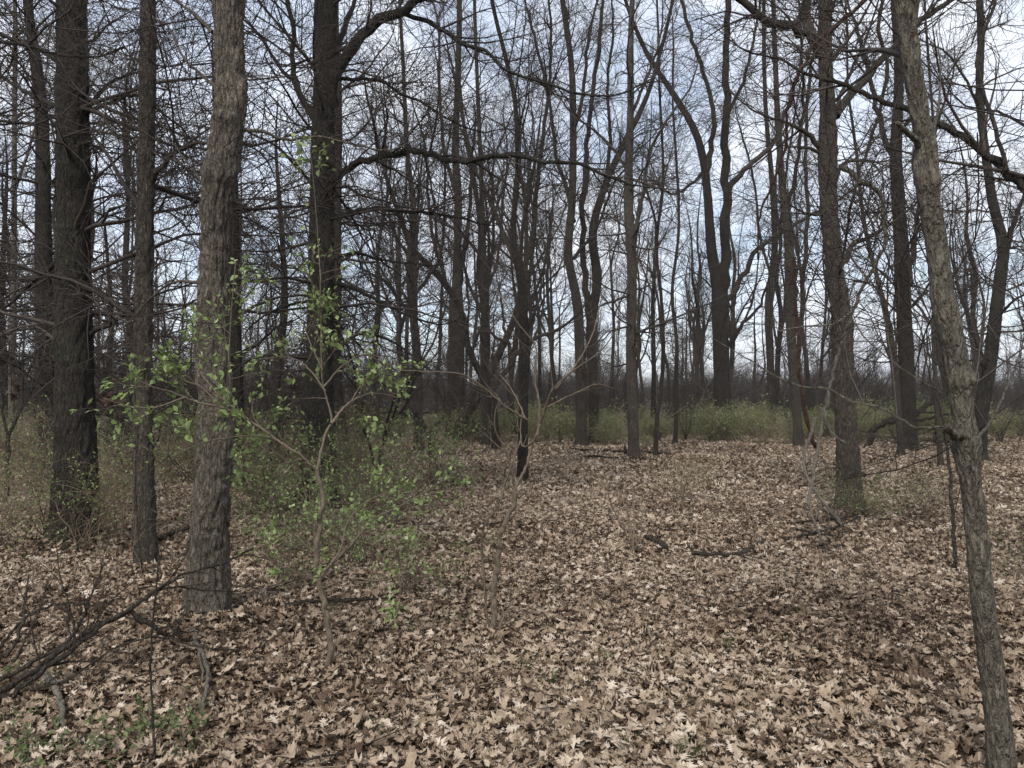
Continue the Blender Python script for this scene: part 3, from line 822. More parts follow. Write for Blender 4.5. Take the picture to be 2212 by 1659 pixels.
hand_tree('maple_tree', 'crooked understory tree with drooping limbs left of the stout swollen trunk', (905, 965, 24),
          [(903, 880, 19), (902, 790, 18), (897, 720, 18), (888, 640, 17), (885, 560, 15), (893, 470, 13), (880, 330, 10), (870, 120, 8)],
          [([(895, 700), (860, 640), (820, 600), (780, 580)], 9, 3, -.5), ([(892, 640), (925, 600), (950, 560), (958, 480), (965, 330)], 9, 5, .5), ([(885, 560), (850, 500), (835, 400), (830, 250)], 8, 4, .5)],
          style='drooping', d=24, seed=52, twigs=.7, zmin=2, **C)

# ------------------------------------------------------------------ trees of the wood behind: kinds built once, then copied
def proto_upright(seed, H, r, nf, fork):
    rng = np.random.default_rng(seed)
    hs = np.linspace(-.1, H, 9)
    P = np.c_[np.cumsum(rng.normal(0, .22, 9)), np.cumsum(rng.normal(0, .22, 9)), hs]
    P[:, :2] -= P[0, :2]
    R_ = r * np.array([1.35, 1.0, .93, .86, .75, .6, .45, .3, .1])
    me, PP, RR = trunk_mesh(P, R_, M_FAR, rng, 12, 36, .012)
    mb = MB()
    lo = fork
    LP, LR = grow(PP[None], RR[None], nf, rng, t0=lo, t1=.7, L=(.40 * H, .6 * H), ang=(12, 38), trop=.035, K=13, wob=.14, rr=.68, rmin=.01, shape=.35)
    mb.tubes(LP, LR, 6)
    AP, AR = LP, LR
    S1, R1 = grow(AP, AR, 8 * nf, rng, t0=.15, L=(1.4, 3.6), ang=(20, 50), trop=.045, K=8, wob=.19, rr=.62, rmin=.008, rcap=.05)
    S1b, R1b = grow(PP[None], RR[None], 12, rng, t0=.22, t1=.98, L=(1.2, 3.2), ang=(40, 80), trop=.03, K=8, wob=.16, rr=.35, rmin=.007, rcap=.04)
    S1, R1 = np.r_[S1, S1b], np.r_[R1, R1b]
    mb.tubes(S1, R1, 4)
    S2, R2 = grow(S1, R1, 7 * len(S1), rng, t0=.12, L=(.6, 1.5), ang=(25, 60), trop=.03, K=5, wob=.16, rr=.6, rmin=.0052)
    mb.tubes(S2, R2, 3)
    S3, R3 = grow(S2, R2, 4 * len(S2), rng, t0=.1, L=(.25, .75), ang=(25, 60), trop=.02, K=3, wob=.2, rr=.7, rmin=.0042)
    mb.tubes(S3, R3, 3)
    return me, mb.mesh('crown', M_TWIG)
def proto_drooping(seed, H, r):
    rng = np.random.default_rng(seed)
    hs = np.linspace(-.1, H, 8)
    P = np.c_[np.cumsum(rng.normal(0, .06, 8)), np.cumsum(rng.normal(0, .06, 8)), hs]
    P[:, :2] -= P[0, :2]
    R_ = r * np.array([1.35, 1.0, .9, .8, .66, .5, .3, .08])
    me, PP, RR = trunk_mesh(P, R_, M_FAR, rng, 12, 36, .012)
    mb = MB()
    S1, R1 = grow(PP[None], RR[None], 44, rng, t0=.14, t1=.98, L=(1.4, 4.0), ang=(48, 108), trop=-.01, K=10, wob=.19, rr=.35, rmin=.007, rcap=.035)
    mb.tubes(S1, R1, 4)
    S2, R2 = grow(S1, R1, 8 * len(S1), rng, t0=.12, L=(.5, 1.4), ang=(30, 65), trop=-.02, K=5, wob=.22, rr=.6, rmin=.005)
    mb.tubes(S2, R2, 3)
    S3, R3 = grow(S2, R2, 4 * len(S2), rng, t0=.1, L=(.22, .6), ang=(30, 65), trop=0, K=3, wob=.22, rr=.7, rmin=.004)
    mb.tubes(S3, R3, 3)
    return me, mb.mesh('crown', M_TWIG)
def proto_slim(seed, H, r):
    rng = np.random.default_rng(seed)
    hs = np.linspace(-.1, H, 9)
    P = np.c_[np.cumsum(rng.normal(0, .2, 9)), np.cumsum(rng.normal(0, .2, 9)), hs]
    P[:, :2] -= P[0, :2]
    R_ = r * np.array([1.25, 1.0, .9, .8, .68, .52, .36, .2, .06])
    me, PP, RR = trunk_mesh(P, R_, M_FAR, rng, 9, 30, .006)
    mb = MB()
    S1, R1 = grow(PP[None], RR[None], 26, rng, t0=.2, t1=.98, L=(1.0, 3.0), ang=(30, 65), trop=.04, K=7, wob=.13, rr=.45, rmin=.006, rcap=.03)
    mb.tubes(S1, R1, 4)
    S2, R2 = grow(S1, R1, 8 * len(S1), rng, t0=.12, L=(.4, 1.2), ang=(25, 60), trop=.03, K=5, wob=.18, rr=.6, rmin=.005)
    mb.tubes(S2, R2, 3)
    S3, R3 = grow(S2, R2, 4 * len(S2), rng, t0=.1, L=(.2, .6), ang=(25, 60), trop=.02, K=3, wob=.2, rr=.7, rmin=.004)
    mb.tubes(S3, R3, 3)
    return me, mb.mesh('crown', M_TWIG)
UP = [proto_upright(101, 19, .16, 5, .22), proto_upright(102, 17, .13, 4, .30), proto_upright(103, 21, .19, 5, .25), proto_upright(104, 18, .12, 3, .38)]
DR = [proto_drooping(111, 13, .17), proto_drooping(112, 15, .20), proto_drooping(113, 11, .13)]
SL = [proto_slim(121, 13, .10), proto_slim(122, 11, .08), proto_slim(123, 9, .06)]
MARKS = [(-120, 'left edge'), (161, 'dark mossy trunk'), (311, 'slender brown trunk'), (465, 'thick grey trunk'), (690, 'almost black oak'), (985, 'swollen trunk'), (1131, 'straight grey trunk'),
         (1256, 'dead leaf clump'), (1366, 'straight bare trunk'), (1560, 'big forked tree'), (1725, 'lichen grey trunk'), (1826, 'rugged brown oak'), (1960, 'high forked trunk'), (2076, 'pale scaly trunk'), (2330, 'right edge')]
ORD = ['nearest', 'second nearest', 'third nearest', 'fourth nearest', 'fifth nearest', 'sixth nearest', 'seventh nearest', 'eighth nearest', 'ninth nearest', 'tenth nearest', 'eleventh nearest', 'twelfth nearest']
WAIT = {}
def telling(o, short):
    x, y = o.location[:2]
    px = CX + F_PX * x / y
    k = max(i for i in range(len(MARKS) - 1) if MARKS[i][0] <= max(px, -120))
    WAIT.setdefault((short, k), []).append((math.hypot(x, y), o))
def finish_labels():
    for (short, k), lst in WAIT.items():
        lst.sort(key=lambda a: a[0])
        a, b = MARKS[k][1], MARKS[k + 1][1]
        for i, (_, o) in enumerate(lst):
            where = f'between the {a} and the {b}'
            o['label'] = f'{short} {where}' if len(lst) == 1 else (f'{ORD[i]} {short} {where}' if i < 12 else f'{short} far back {where}')
taken = [tuple(o.location[:2]) for o in SC.objects if o.get('category') == 'tree']
def far_tree(proto, x, y, s, rz, name, label, group, short=None):
    root = bpy.data.objects.new(name, None)
    COL.objects.link(root)
    root.location = (x, y, float(gz(x, y)))
    root.rotation_euler = (RNG.normal(0, .03), RNG.normal(0, .03), rz)
    root.scale = (s, s, s)
    tag(root, label, 'tree', group)
    obj('trunk', proto[0], root)
    obj('crown', proto[1], root)
    taken.append((x, y))
    if short: telling(root, short)
def free(x, y, m):
    return all((x - a) ** 2 + (y - b) ** 2 > m * m for a, b in taken)
def scatter(n, fn, m):
    c = k = 0
    while c < n and k < n * 60:
        k += 1
        x, y = fn()
        if free(x, y, m):
            yield x, y
            c += 1
def wedge(d0, d1, a0, a1):
    d = math.sqrt(RNG.uniform(d0 * d0, d1 * d1))
    return d * RNG.uniform(a0, a1), d
for x, y in scatter(11, lambda: wedge(14.5, 27, -.80, -.20), 1.9):
    far_tree(DR[RNG.integers(3)], x, y, RNG.uniform(.8, 1.1), RNG.uniform(0, 6.28), 'oak_tree', 'young bare oak with drooping side branches in the dense left part of the wood', 'drooping oaks in the dense left part of the wood', 'young drooping oak')
for x, y in scatter(15, lambda: wedge(27, 50, -.80, -.12), 1.9):
    far_tree((DR + UP + SL)[RNG.integers(10)], x, y, RNG.uniform(.8, 1.1), RNG.uniform(0, 6.28), 'woodland_tree', 'bare trunk crowded among others deep behind the dark trunks', 'trees crowded deep behind the dark trunks', 'crowded bare tree')
for x, y in scatter(25, lambda: wedge(33, 58, -.16, .20), 2.0):
    far_tree((UP + SL[:2])[RNG.integers(6)], x, y, RNG.uniform(.85, 1.15), RNG.uniform(0, 6.28), 'woodland_tree', 'upright bare tree in the dense middle of the wood behind the clearing', 'upright trees behind the clearing', 'upright bare tree')
for x, y in scatter(30, lambda: wedge(38, 62, .18, .80), 2.6):
    far_tree((UP + SL)[RNG.integers(7)], x, y, RNG.uniform(.75, 1.05), RNG.uniform(0, 6.28), 'woodland_tree', 'bare tree standing beyond the green thicket on the open right side', 'trees beyond the green thicket', 'tree beyond the thicket')
for x, y in scatter(125, lambda: wedge(52, 115, -.85, .85), 2.4):
    far_tree((UP + SL + DR[:1])[RNG.integers(8)], x, y, RNG.uniform(.75, 1.1), RNG.uniform(0, 6.28), 'woodland_tree', 'far grey tree lost among the stems at the back of the wood', 'far grey trees at the back of the wood')

def proto_bush(seed, H, stems):
    """a bare multi stemmed understory bush with arching twigs"""
    rng = np.random.default_rng(seed)
    K = 9
    t = np.linspace(0, 1, K)
    P = np.zeros((stems, K, 3)); a = rng.uniform(0, 2 * PI, stems); o_ = rng.uniform(.2, .8, stems) * H * .6
    P[:, :, 0] = np.cos(a)[:, None] * o_[:, None] * t ** 1.4
    P[:, :, 1] = np.sin(a)[:, None] * o_[:, None] * t ** 1.4
    P[:, :, 2] = (H * rng.uniform(.5, 1, stems))[:, None] * (t - .18 * t ** 3) - .04
    P[:, 1:] += np.cumsum(rng.normal(0, .016 * H, (stems, K - 1, 3)), 1)
    R_ = np.broadcast_to(np.linspace(.006 + .0045 * H, .004, K), (stems, K))
    st = MB().tubes(P, R_, 5)
    mb = MB()
    S1, R1 = grow(P, R_, stems * 8, rng, t0=.2, L=(.22 * H, .45 * H), ang=(30, 75), trop=-.01, K=6, wob=.16, rr=.55, rmin=.005)
    mb.tubes(S1, R1, 4)
    S2, R2 = grow(S1, R1, 7 * len(S1), rng, t0=.1, L=(.35, .9), ang=(30, 65), trop=.0, K=4, wob=.2, rr=.6, rmin=.004)
    mb.tubes(S2, R2, 3)
    S3, R3 = grow(S2, R2, 2 * len(S2), rng, t0=.1, L=(.15, .45), ang=(30, 65), trop=.0, K=3, wob=.2, rr=.7, rmin=.0035)
    mb.tubes(S3, R3, 3)
    return st.mesh('trunk', M_FAR), mb.mesh('crown', M_TWIG)
BU = [proto_bush(131, 4.5, 5), proto_bush(132, 3.4, 6), proto_bush(133, 5.5, 4)]
def build_distant_wood():
    rng = np.random.default_rng(77)
    PT, RO, SC_, IX = [], [], [], []
    kinds = UP + SL + BU
    for lo, hi, d0, d1, n, s0, s1 in ((0, 7, 108, 280, 480, .6, .85), (7, 10, 45, 110, 300, .7, 1.2), (7, 10, 100, 280, 2000, .9, 2.6)):
        d = np.sqrt(rng.uniform(d0 * d0, d1 * d1, n))
        x = rng.uniform(-.95, .95, n) * d
        k = rng.integers(lo, hi, n)
        rz = rng.uniform(0, 2 * PI, n)
        sc = rng.uniform(s0, s1, n)
        for part in (0, 1):
            PT.append(np.stack([x, d, gz(x, d)], -1)); SC_.append(sc)
            RO.append(np.stack([0 * x, 0 * x, rz], -1)); IX.append(2 * k + part)
    instancer('distant_woods', np.concatenate(PT), np.concatenate(RO), np.concatenate(SC_), np.concatenate(IX), [m for pr in kinds for m in pr],
              'grey brown mass of bare trees and brush closing the view far behind', 'woods')
build_distant_wood()
for x, y in scatter(19, lambda: wedge(12, 32, -.80, -.10), .9):
    far_tree(BU[RNG.integers(3)], x, y, RNG.uniform(.7, 1.15), RNG.uniform(0, 6.28), 'understory_tree', 'bare bushy understory tree tangled between the left trunks', 'bare understory trees on the left', 'bushy bare understory tree')
for x, y in scatter(22, lambda: wedge(27, 48, -.10, .80), 1.2):
    far_tree(BU[RNG.integers(3)], x, y, RNG.uniform(.6, 1.0), RNG.uniform(0, 6.28), 'understory_tree', 'bare bushy understory tree standing in the thicket beyond the clearing', 'bare understory trees beyond the clearing', 'bushy bare tree')

# ------------------------------------------------------------------ leaves on living plants
def leaf_cloud(mb, pos, dirs, size, rng, fine=False, tint_mu=.5):
    """a folded oval leaf at each pos, growing along dirs"""
    n = len(pos)
    if n == 0:
        return
    d = nrm(dirs + rng.normal(0, .55, (n, 3)) + np.array([0, 0, -.05]))
    up = nrm(rng.normal(0, .5, (n, 3)) + np.array([0, 0, 1.0]))
    s = nrm(np.cross(d, up))
    u = np.cross(s, d)
    L_ = (size * rng.uniform(.55, 1.25, n))[:, None]
    wd = L_ * rng.uniform(.26, .36, n)[:, None]
    fold = L_ * rng.uniform(.02, .16, n)[:, None]
    if fine:
        st = [(0, 0), (.18, .7), (.42, 1.0), (.7, .75), (1, .02)]
        vs = []
        for a, b in st:
            c = pos + d * L_ * a - u * L_ * .25 * a * a
            vs += [c, c + s * wd * b + u * fold * b, c - s * wd * b + u * fold * b]
        V = np.stack(vs, 1)
        q = []
        for k in range(4):
            q += [[3 * k, 3 * k + 3, 3 * k + 4, 3 * k + 1], [3 * k + 3, 3 * k, 3 * k + 2, 3 * k + 5]]
        q = np.array(q)
    else:
        m_ = pos + d * L_ * .45
        V = np.stack([pos, m_ + s * wd + u * fold, pos + d * L_, m_ - s * wd + u * fold], 1)
        q = np.array([[0, 1, 2, 3]])
    nv = V.shape[1]
    Q = q[None] + (np.arange(n) * nv)[:, None, None]
    t = np.clip(rng.normal(tint_mu, .22, n), 0, 1)
    mb.add(V, Q, tint=np.repeat(t, nv))
def points_on(P, Rr, n, rng, t0=.2):
    N_, K = Rr.shape
    idx = rng.integers(0, N_, n)
    s = (t0 + (1 - t0) * rng.random(n)) * (K - 1)
    i = np.minimum(s.astype(int), K - 2)
    f = (s - i)[:, None]
    return P[idx, i] * (1 - f) + P[idx, i + 1] * f, nrm(P[idx, i + 1] - P[idx, i])

def shrub_proto(seed, H, spread, stems, leaves, size, arch=.0, rmin=.0022):
    rng = np.random.default_rng(seed)
    K = 9
    P = np.zeros((stems, K, 3)); R_ = np.zeros((stems, K))
    a = rng.uniform(0, 2 * PI, stems)
    out_ = rng.uniform(.15, 1, stems) * spread
    hh = H * rng.uniform(.6, 1.05, stems)
    t = np.linspace(0, 1, K)
    for k in range(stems):
        rr = out_[k] * (t ** 1.3)
        P[k, :, 0] = np.cos(a[k]) * rr + rng.normal(0, .05)
        P[k, :, 1] = np.sin(a[k]) * rr + rng.normal(0, .05)
        P[k, :, 2] = hh[k] * (t - arch * t ** 3) - .03
        P[k, 1:, :] += np.cumsum(rng.normal(0, .022 * H, (K - 1, 3)), 0)
        R_[k] = np.linspace(.006 + .003 * H, rmin, K)
    mb = MB().tubes(P, R_, 4)
    S1, R1 = grow(P, R_, stems * 6, rng, t0=.2, L=(.25 * H, .5 * H), ang=(30, 75), trop=.0, K=5, wob=.18, rr=.6, rmin=rmin)
    mb.tubes(S1, R1, 3)
    S2, R2 = grow(S1, R1, len(S1) * 4, rng, t0=.15, L=(.08 * H, .28 * H), ang=(30, 75), trop=.0, K=4, wob=.2, rr=.7, rmin=rmin * .8)
    mb.tubes(S2, R2, 3)
    lf = MB()
    p1, d1 = points_on(S2, R2, int(leaves * .75), rng)
    p2, d2 = points_on(S1, R1, leaves - len(p1), rng, .4)
    leaf_cloud(lf, np.r_[p1, p2], np.r_[d1, d2], size, rng)
    return mb.mesh('stems', M_STEM if seed >= 220 else M_THIN), lf.mesh('foliage', M_GREEN, smooth=False)
def place_shrub(pr, x, y, s, name, label, group, cat='shrub', rz=None, short=None):
    root = bpy.data.objects.new(name, None)
    COL.objects.link(root)
    root.location = (x, y, float(gz(x, y)))
    root.rotation_euler = (0, 0, RNG.uniform(0, 6.28) if rz is None else rz)
    root.scale = (s, s, s) if np.isscalar(s) else s
    tag(root, label, cat, group)
    obj('stems', pr[0], root)
    tag(obj('foliage', pr[1], root), kind='stuff')
    if short: telling(root, short)
    return root
THICK = [shrub_proto(200 + k, 1.25, .9, 16, 1150, .050, .15, .0035) for k in range(4)]
AIRY = [shrub_proto(210 + k, 1.55, 1.25, 12, 620, .042, .25) for k in range(4)]
BUSH = [shrub_proto(220 + k, 1.5, 1.35, 13, 1150, .050, .22) for k in range(2)]
for k in range(120):
    x, y = wedge(27, 40, -.06, .80)
    place_shrub(THICK[RNG.integers(4)], x, y, RNG.uniform(.55, 1.5), 'thicket_shrub', 'green leafing shrub in the low thicket beyond the clearing', 'green shrubs of the thicket beyond the clearing')
for k in range(36):
    x, y = wedge(25, 40, -.80, .02)
    place_shrub(THICK[RNG.integers(4)], x, y, RNG.uniform(.9, 1.5), 'thicket_shrub', 'green leafing shrub in the dim thicket behind the dark trunks', 'green shrubs behind the dark trunks')
for k in range(38):
    x, y = wedge(9.5, 23, -.80, -.13)
    place_shrub(AIRY[RNG.integers(4)], x, y, RNG.uniform(.75, 1.15), 'understory_shrub', 'airy honeysuckle shrub with tiny new leaves between the trunks', 'airy shrubs between the trunks', short='airy small leaved shrub')
for k in range(5):
    x, y = wedge(6.5, 9.5, -.74, -.50)
    place_shrub(AIRY[RNG.integers(4)], x, y, RNG.uniform(.55, .85), 'understory_shrub', 'airy honeysuckle shrub with tiny new leaves between the trunks', 'airy shrubs between the trunks', short='airy small leaved shrub')
def shrub_at(px, py, pr, s, label, group=None):
    g = ground_at(px, py)
    return place_shrub(pr, g[0], g[1], s, 'understory_shrub', label, group)
shrub_at(845, 1150, BUSH[0], 1.0, 'leafy honeysuckle bush spreading right of the almost black oak')
shrub_at(600, 1150, BUSH[1], .75, 'thin honeysuckle bush between the thick grey trunk and the almost black oak')
shrub_at(930, 1060, BUSH[1], 1.05, 'honeysuckle bush at the left edge of the open leaf clearing')
shrub_at(770, 1235, BUSH[0], .62, 'low leafy bush at the feet of the forked leafy sapling')
shrub_at(610, 1270, BUSH[1], .42, 'small leafy bush just right of the thick grey trunk foot')
shrub_at(880, 1290, BUSH[1], .50, 'low sprawling bush between the leafy sapling and the bare forked sapling')
shrub_at(690, 1200, BUSH[0], .70, 'leafy bush behind the stem of the forked leafy sapling')
shrub_at(170, 1200, AIRY[0], .78, 'leafy bush climbing in front of the dark mossy trunk')
shrub_at(1480, 1085, AIRY[1], .55, 'small pale green sapling bush out in the middle of the clearing')
shrub_at(1880, 1118, BUSH[0], .46, 'bright leafy shoots round the foot of the rugged brown oak')
shrub_at(1840, 1112, AIRY[3], .50, 'leafy shoots in front of the rugged brown oak trunk')
shrub_at(2000, 1110, AIRY[2], .55, 'light green bush left of the pale scaly trunk')
shrub_at(2215, 1270, AIRY[0], .45, 'small green bush at the right edge behind the scaly trunk')
shrub_at(1400, 975, THICK[2], .5, 'low green bush behind the straight bare trunk')

# ------------------------------------------------------------------ saplings
def limb_tube(pl, w0, w1, d0, d1, org, rng, K=None, wig=.3):
    n = len(pl)
    LP = np.array([at(x, y, d0 + (d1 - d0) * i / (n - 1)) for i, (x, y) in enumerate(pl)]) - org
    rad = np.linspace(w0, w1, n) * d0 / F_PX / 2
    A = crom(np.c_[LP, rad], K or max(10, 4 * n))
    A[1:-1, :3] += rng.normal(0, wig, (len(A) - 2, 3)) * A[1:-1, 3:4]
    return A
def sapling(name, label, base, stem, limbs, mat, seed, leaf_n=0, twig=(5, 4), d=None, leaf_size=.032, cat='sapling'):
    rng = np.random.default_rng(seed)
    g = ground_at(*base)
    d = d or g[1]
    gx = at(base[0], base[1], d)[0]
    org = np.array([gx, d, float(gz(gx, d))])
    root = bpy.data.objects.new(name, None)
    COL.objects.link(root)
    root.location = org
    tag(root, label, cat)
    pl, w0, w1, dd = stem
    A = limb_tube([base] + pl, w0, w1, d, d + dd, org, rng)
    A[0, 2] = -.05
    me, _, _ = trunk_mesh(A[:, :3], A[:, 3], mat, rng, 14, 90, .0015)
    obj('stem', me, root)
    lib = []
    if leaf_n:
        for k in range(24):
            mb = MB()
            leaf_cloud(mb, np.zeros((1, 3)), np.array([[1.0, 0, 0]]) * 4, 1.0, rng, fine=True, tint_mu=.6)
            lib.append(mb.mesh('leaf', M_GREEN))
    left = leaf_n
    for bi, (pl, w0, w1, da, db) in enumerate(limbs):
        B = limb_tube(pl, w0, w1, d + da, d + db, org, rng)
        br = obj('branch', MB().tubes(B[None, :, :3], B[None, :, 3], 7, cap=True).mesh('branch', mat), root)
        ll = float(np.linalg.norm(np.diff(B[:, :3], axis=0), axis=1).sum())
        tw = MB()
        S1, R1 = grow(B[None, :, :3], B[None, :, 3], max(3, int(twig[0] * ll / .9)), rng, t0=.2, L=(.12, .42), ang=(30, 75), trop=.03, K=6, wob=.16, rr=.55, rmin=.0013, shape=.5)
        tw.tubes(S1, R1, 4)
        S2, R2 = grow(S1, R1, twig[1] * len(S1), rng, t0=.2, L=(.05, .18), ang=(30, 70), trop=.02, K=4, wob=.2, rr=.6, rmin=.001)
        tw.tubes(S2, R2, 3)
        tag(obj('twigs', tw.mesh('twigs', mat), br), kind='stuff')
        if leaf_n:
            fol = MB()
            p0, d0 = points_on(S2, R2, int((210 if ll < 1.6 else 110) * ll), rng, .3)
            leaf_cloud(fol, p0, d0, leaf_size * .8, rng, tint_mu=.5)
            tag(obj('foliage', fol.mesh('foliage', M_GREEN, smooth=False), br), kind='stuff')
            n1 = min(left, int(30 * ll))
            left -= n1
            p1, _ = points_on(S1, R1, n1, rng, .5)
            for p in p1:
                obj('leaf', lib[rng.integers(24)], br, p, (rng.normal(0, .6), rng.normal(.3, .6), rng.uniform(0, 6.28)), float(leaf_size * rng.uniform(.6, 1.3)))
    return root
sapling('leafy_sapling', 'forked leafy sapling with tan stem and bright new leaves near the front', (713, 1462),
        ([(711, 1400), (708, 1331), (690, 1263), (684, 1195), (690, 1130), (697, 1070), (684, 1015)], 14, 9, 0.0),
        [([(684, 1016), (670, 1003), (657, 991), (609, 957), (561, 923), (523, 899), (479, 879), (438, 872), (400, 858), (362, 844), (318, 831), (290, 815)], 7, 2.5, 0, -.3),
         ([(685, 1014), (690, 985), (698, 950), (706, 930), (715, 916), (708, 868), (698, 831), (694, 745), (692, 608), (682, 450), (668, 300)], 7, 1.8, 0, .35),
         ([(715, 916), (735, 890), (757, 868), (790, 852), (818, 851), (860, 858)], 7, 3, .06, .5),
         ([(523, 899), (500, 850), (495, 800), (498, 700), (510, 560)], 4, 2, -.1, -.2),
         ([(590, 944), (560, 920), (545, 890), (548, 860)], 4, 2, 0, .1), ([(610, 957), (560, 942), (500, 945), (440, 955), (385, 980)], 4, 2, 0, -.5), ([(400, 858), (330, 880), (270, 875), (225, 860)], 4, 2, -.3, -.5), ([(479, 879), (430, 835), (380, 815), (330, 790)], 4, 2, -.1, -.2), ([(523, 899), (470, 850), (430, 800), (420, 770)], 4, 2, -.1, .1), ([(703, 845), (660, 790), (620, 770), (575, 775)], 4, 2, .1, .3), ([(700, 835), (740, 790), (790, 765), (830, 775)], 4, 2, .1, .3), ([(697, 800), (670, 740), (655, 700)], 3, 2, .1, .3), ([(757, 868), (790, 820), (830, 790), (860, 785)], 3, 2, .2, .4), ([(657, 991), (620, 1000), (560, 1010), (500, 1000)], 4, 2, 0, .2),
         ([(688, 1250), (720, 1215), (760, 1175), (810, 1120), (850, 1100), (905, 1070), (960, 1035)], 8, 2, 0, .5), ([(700, 1235), (735, 1190), (750, 1130), (790, 1085), (850, 1060)], 6, 2, 0, .3),
         ([(690, 1262), (650, 1240), (600, 1220), (560, 1190)], 5, 2, 0, -.2), ([(697, 1270), (760, 1250), (820, 1255), (880, 1235)], 4, 2, 0, -.25), ([(686, 1200), (640, 1160), (610, 1130)], 4, 2, 0, -.1)],
        M_STEM, 61, 298, (9, 5), leaf_size=.046)
sapling('bare_sapling', 'bare forked sapling with a crooked dark stem in the middle of the leaves', (1068, 1374),
        ([(1067, 1330), (1066, 1280), (1074, 1225), (1078, 1195), (1081, 1160), (1098, 1116), (1109, 1092), (1112, 1052)], 13, 9, 0),
        [([(1113, 1052), (1122, 1035), (1132, 1019), (1143, 985), (1150, 957), (1160, 935), (1167, 916)], 8, 6, 0, .05), ([(1167, 916), (1164, 870), (1156, 814), (1158, 780), (1158, 752), (1120, 700), (1070, 620)], 6, 2, .05, .2),
         ([(1167, 916), (1178, 880), (1190, 848), (1235, 803), (1297, 759), (1340, 700)], 6, 2, .05, -.3), ([(1112, 1052), (1100, 995), (1085, 960), (1071, 933), (1068, 900), (1080, 860)], 6, 2, 0, -.2),
         ([(1140, 908), (1110, 890), (1088, 875), (1060, 850), (1037, 831), (1003, 810), (934, 803), (855, 800)], 6, 2, .1, -.3),
         ([(1136, 908), (1120, 870), (1105, 840), (1080, 810)], 4, 2, .1, .4), ([(1180, 880), (1240, 850), (1290, 830), (1330, 840)], 4, 2, .05, .5), ([(1200, 840), (1250, 780), (1280, 720), (1300, 640)], 5, 2, 0, .4),
         ([(1056, 1368), (1047, 1263), (1050, 1130), (1065, 1108), (1078, 1092), (1092, 1040), (1125, 950)], 5, 3, .05, -.1),
         ([(1074, 1364), (1095, 1320), (1115, 1290), (1140, 1262), (1174, 1243)], 4, 1.5, -.05, .2), ([(1072, 1364), (1105, 1270), (1140, 1200), (1160, 1150)], 3, 1, 0, .3), ([(1150, 957), (1130, 965), (1125, 930), (1128, 880)], 4, 2, .02, .25)],
        M_STEM, 62, 0, (4, 3))
sapling('bare_sapling', 'small clump of bare shoots standing alone on the open leaves', (1366, 1203),
        ([(1364, 1170), (1358, 1140), (1355, 1100), (1350, 1050)], 6, 2, .1),
        [([(1366, 1190), (1362, 1130), (1345, 1080), (1330, 1045)], 4, 2, 0, .2), ([(1367, 1195), (1370, 1120), (1366, 1060), (1368, 1020)], 4, 2, 0, 0), ([(1364, 1180), (1345, 1140), (1320, 1090), (1310, 1050)], 4, 2, 0, -.3), ([(1367, 1195), (1385, 1150), (1388, 1110), (1400, 1080)], 3, 1.5, 0, .2)],
        M_THIN, 63, 0, (4, 2))
sapling('bare_sapling', 'thin dark upright shoot in front of the fallen brush', (335, 1660),
        ([(331, 1560), (325, 1427), (330, 1340), (338, 1263), (342, 1200)], 5, 3, .1), [([(338, 1263), (345, 1230), (342, 1180)], 3, 1.5, .1, .15)], M_DEAD, 64, 0, (3, 1))
sapling('bare_sapling', 'slender stem rising just left of the pale scaly trunk foot', (2066, 1245),
        ([(2062, 1180), (2058, 1100), (2052, 1030), (2045, 960), (2036, 900)], 9, 5, .1),
        [([(2045, 960), (2030, 880), (2010, 820), (1990, 720)], 5, 2, 0, .4), ([(2040, 930), (2060, 860), (2055, 780)], 4, 2, 0, .3)], M_FAR, 65, 0, (4, 3))
sapling('bare_sapling', 'dark forked shrubby tree at the far left edge behind the small bushes', (12, 1100),
        ([(15, 1040), (16, 990), (18, 940)], 10, 9, .1),
        [([(18, 942), (30, 915), (45, 880), (48, 800), (55, 700)], 8, 3, .1, .3), ([(18, 942), (8, 910), (4, 860), (-10, 780)], 7, 3, .1, .2), ([(30, 915), (60, 860), (90, 800), (110, 720)], 5, 2, .1, .5), ([(45, 880), (25, 820), (20, 740)], 4, 2, .2, .5)],
        M_DARKOAK, 66, 0, (6, 5))
sapling('bare_sapling', 'arching bare limbs of a low shrubby tree left of the crooked forked tree', (930, 985),
        ([(925, 940), (905, 900), (880, 865), (850, 840)], 10, 7, .2),
        [([(850, 840), (810, 825), (760, 830), (720, 850)], 7, 3, .2, -.5), ([(905, 900), (850, 890), (790, 900), (740, 930)], 6, 2, .2, -.6), ([(880, 865), (900, 800), (935, 740), (960, 640)], 7, 3, .2, .5), ([(925, 940), (960, 900), (990, 850), (1000, 790)], 7, 3, .2, .4), ([(880, 865), (840, 800), (800, 770), (740, 770)], 5, 2, .2, .4)],
        M_FAR, 67, 0, (8, 6))

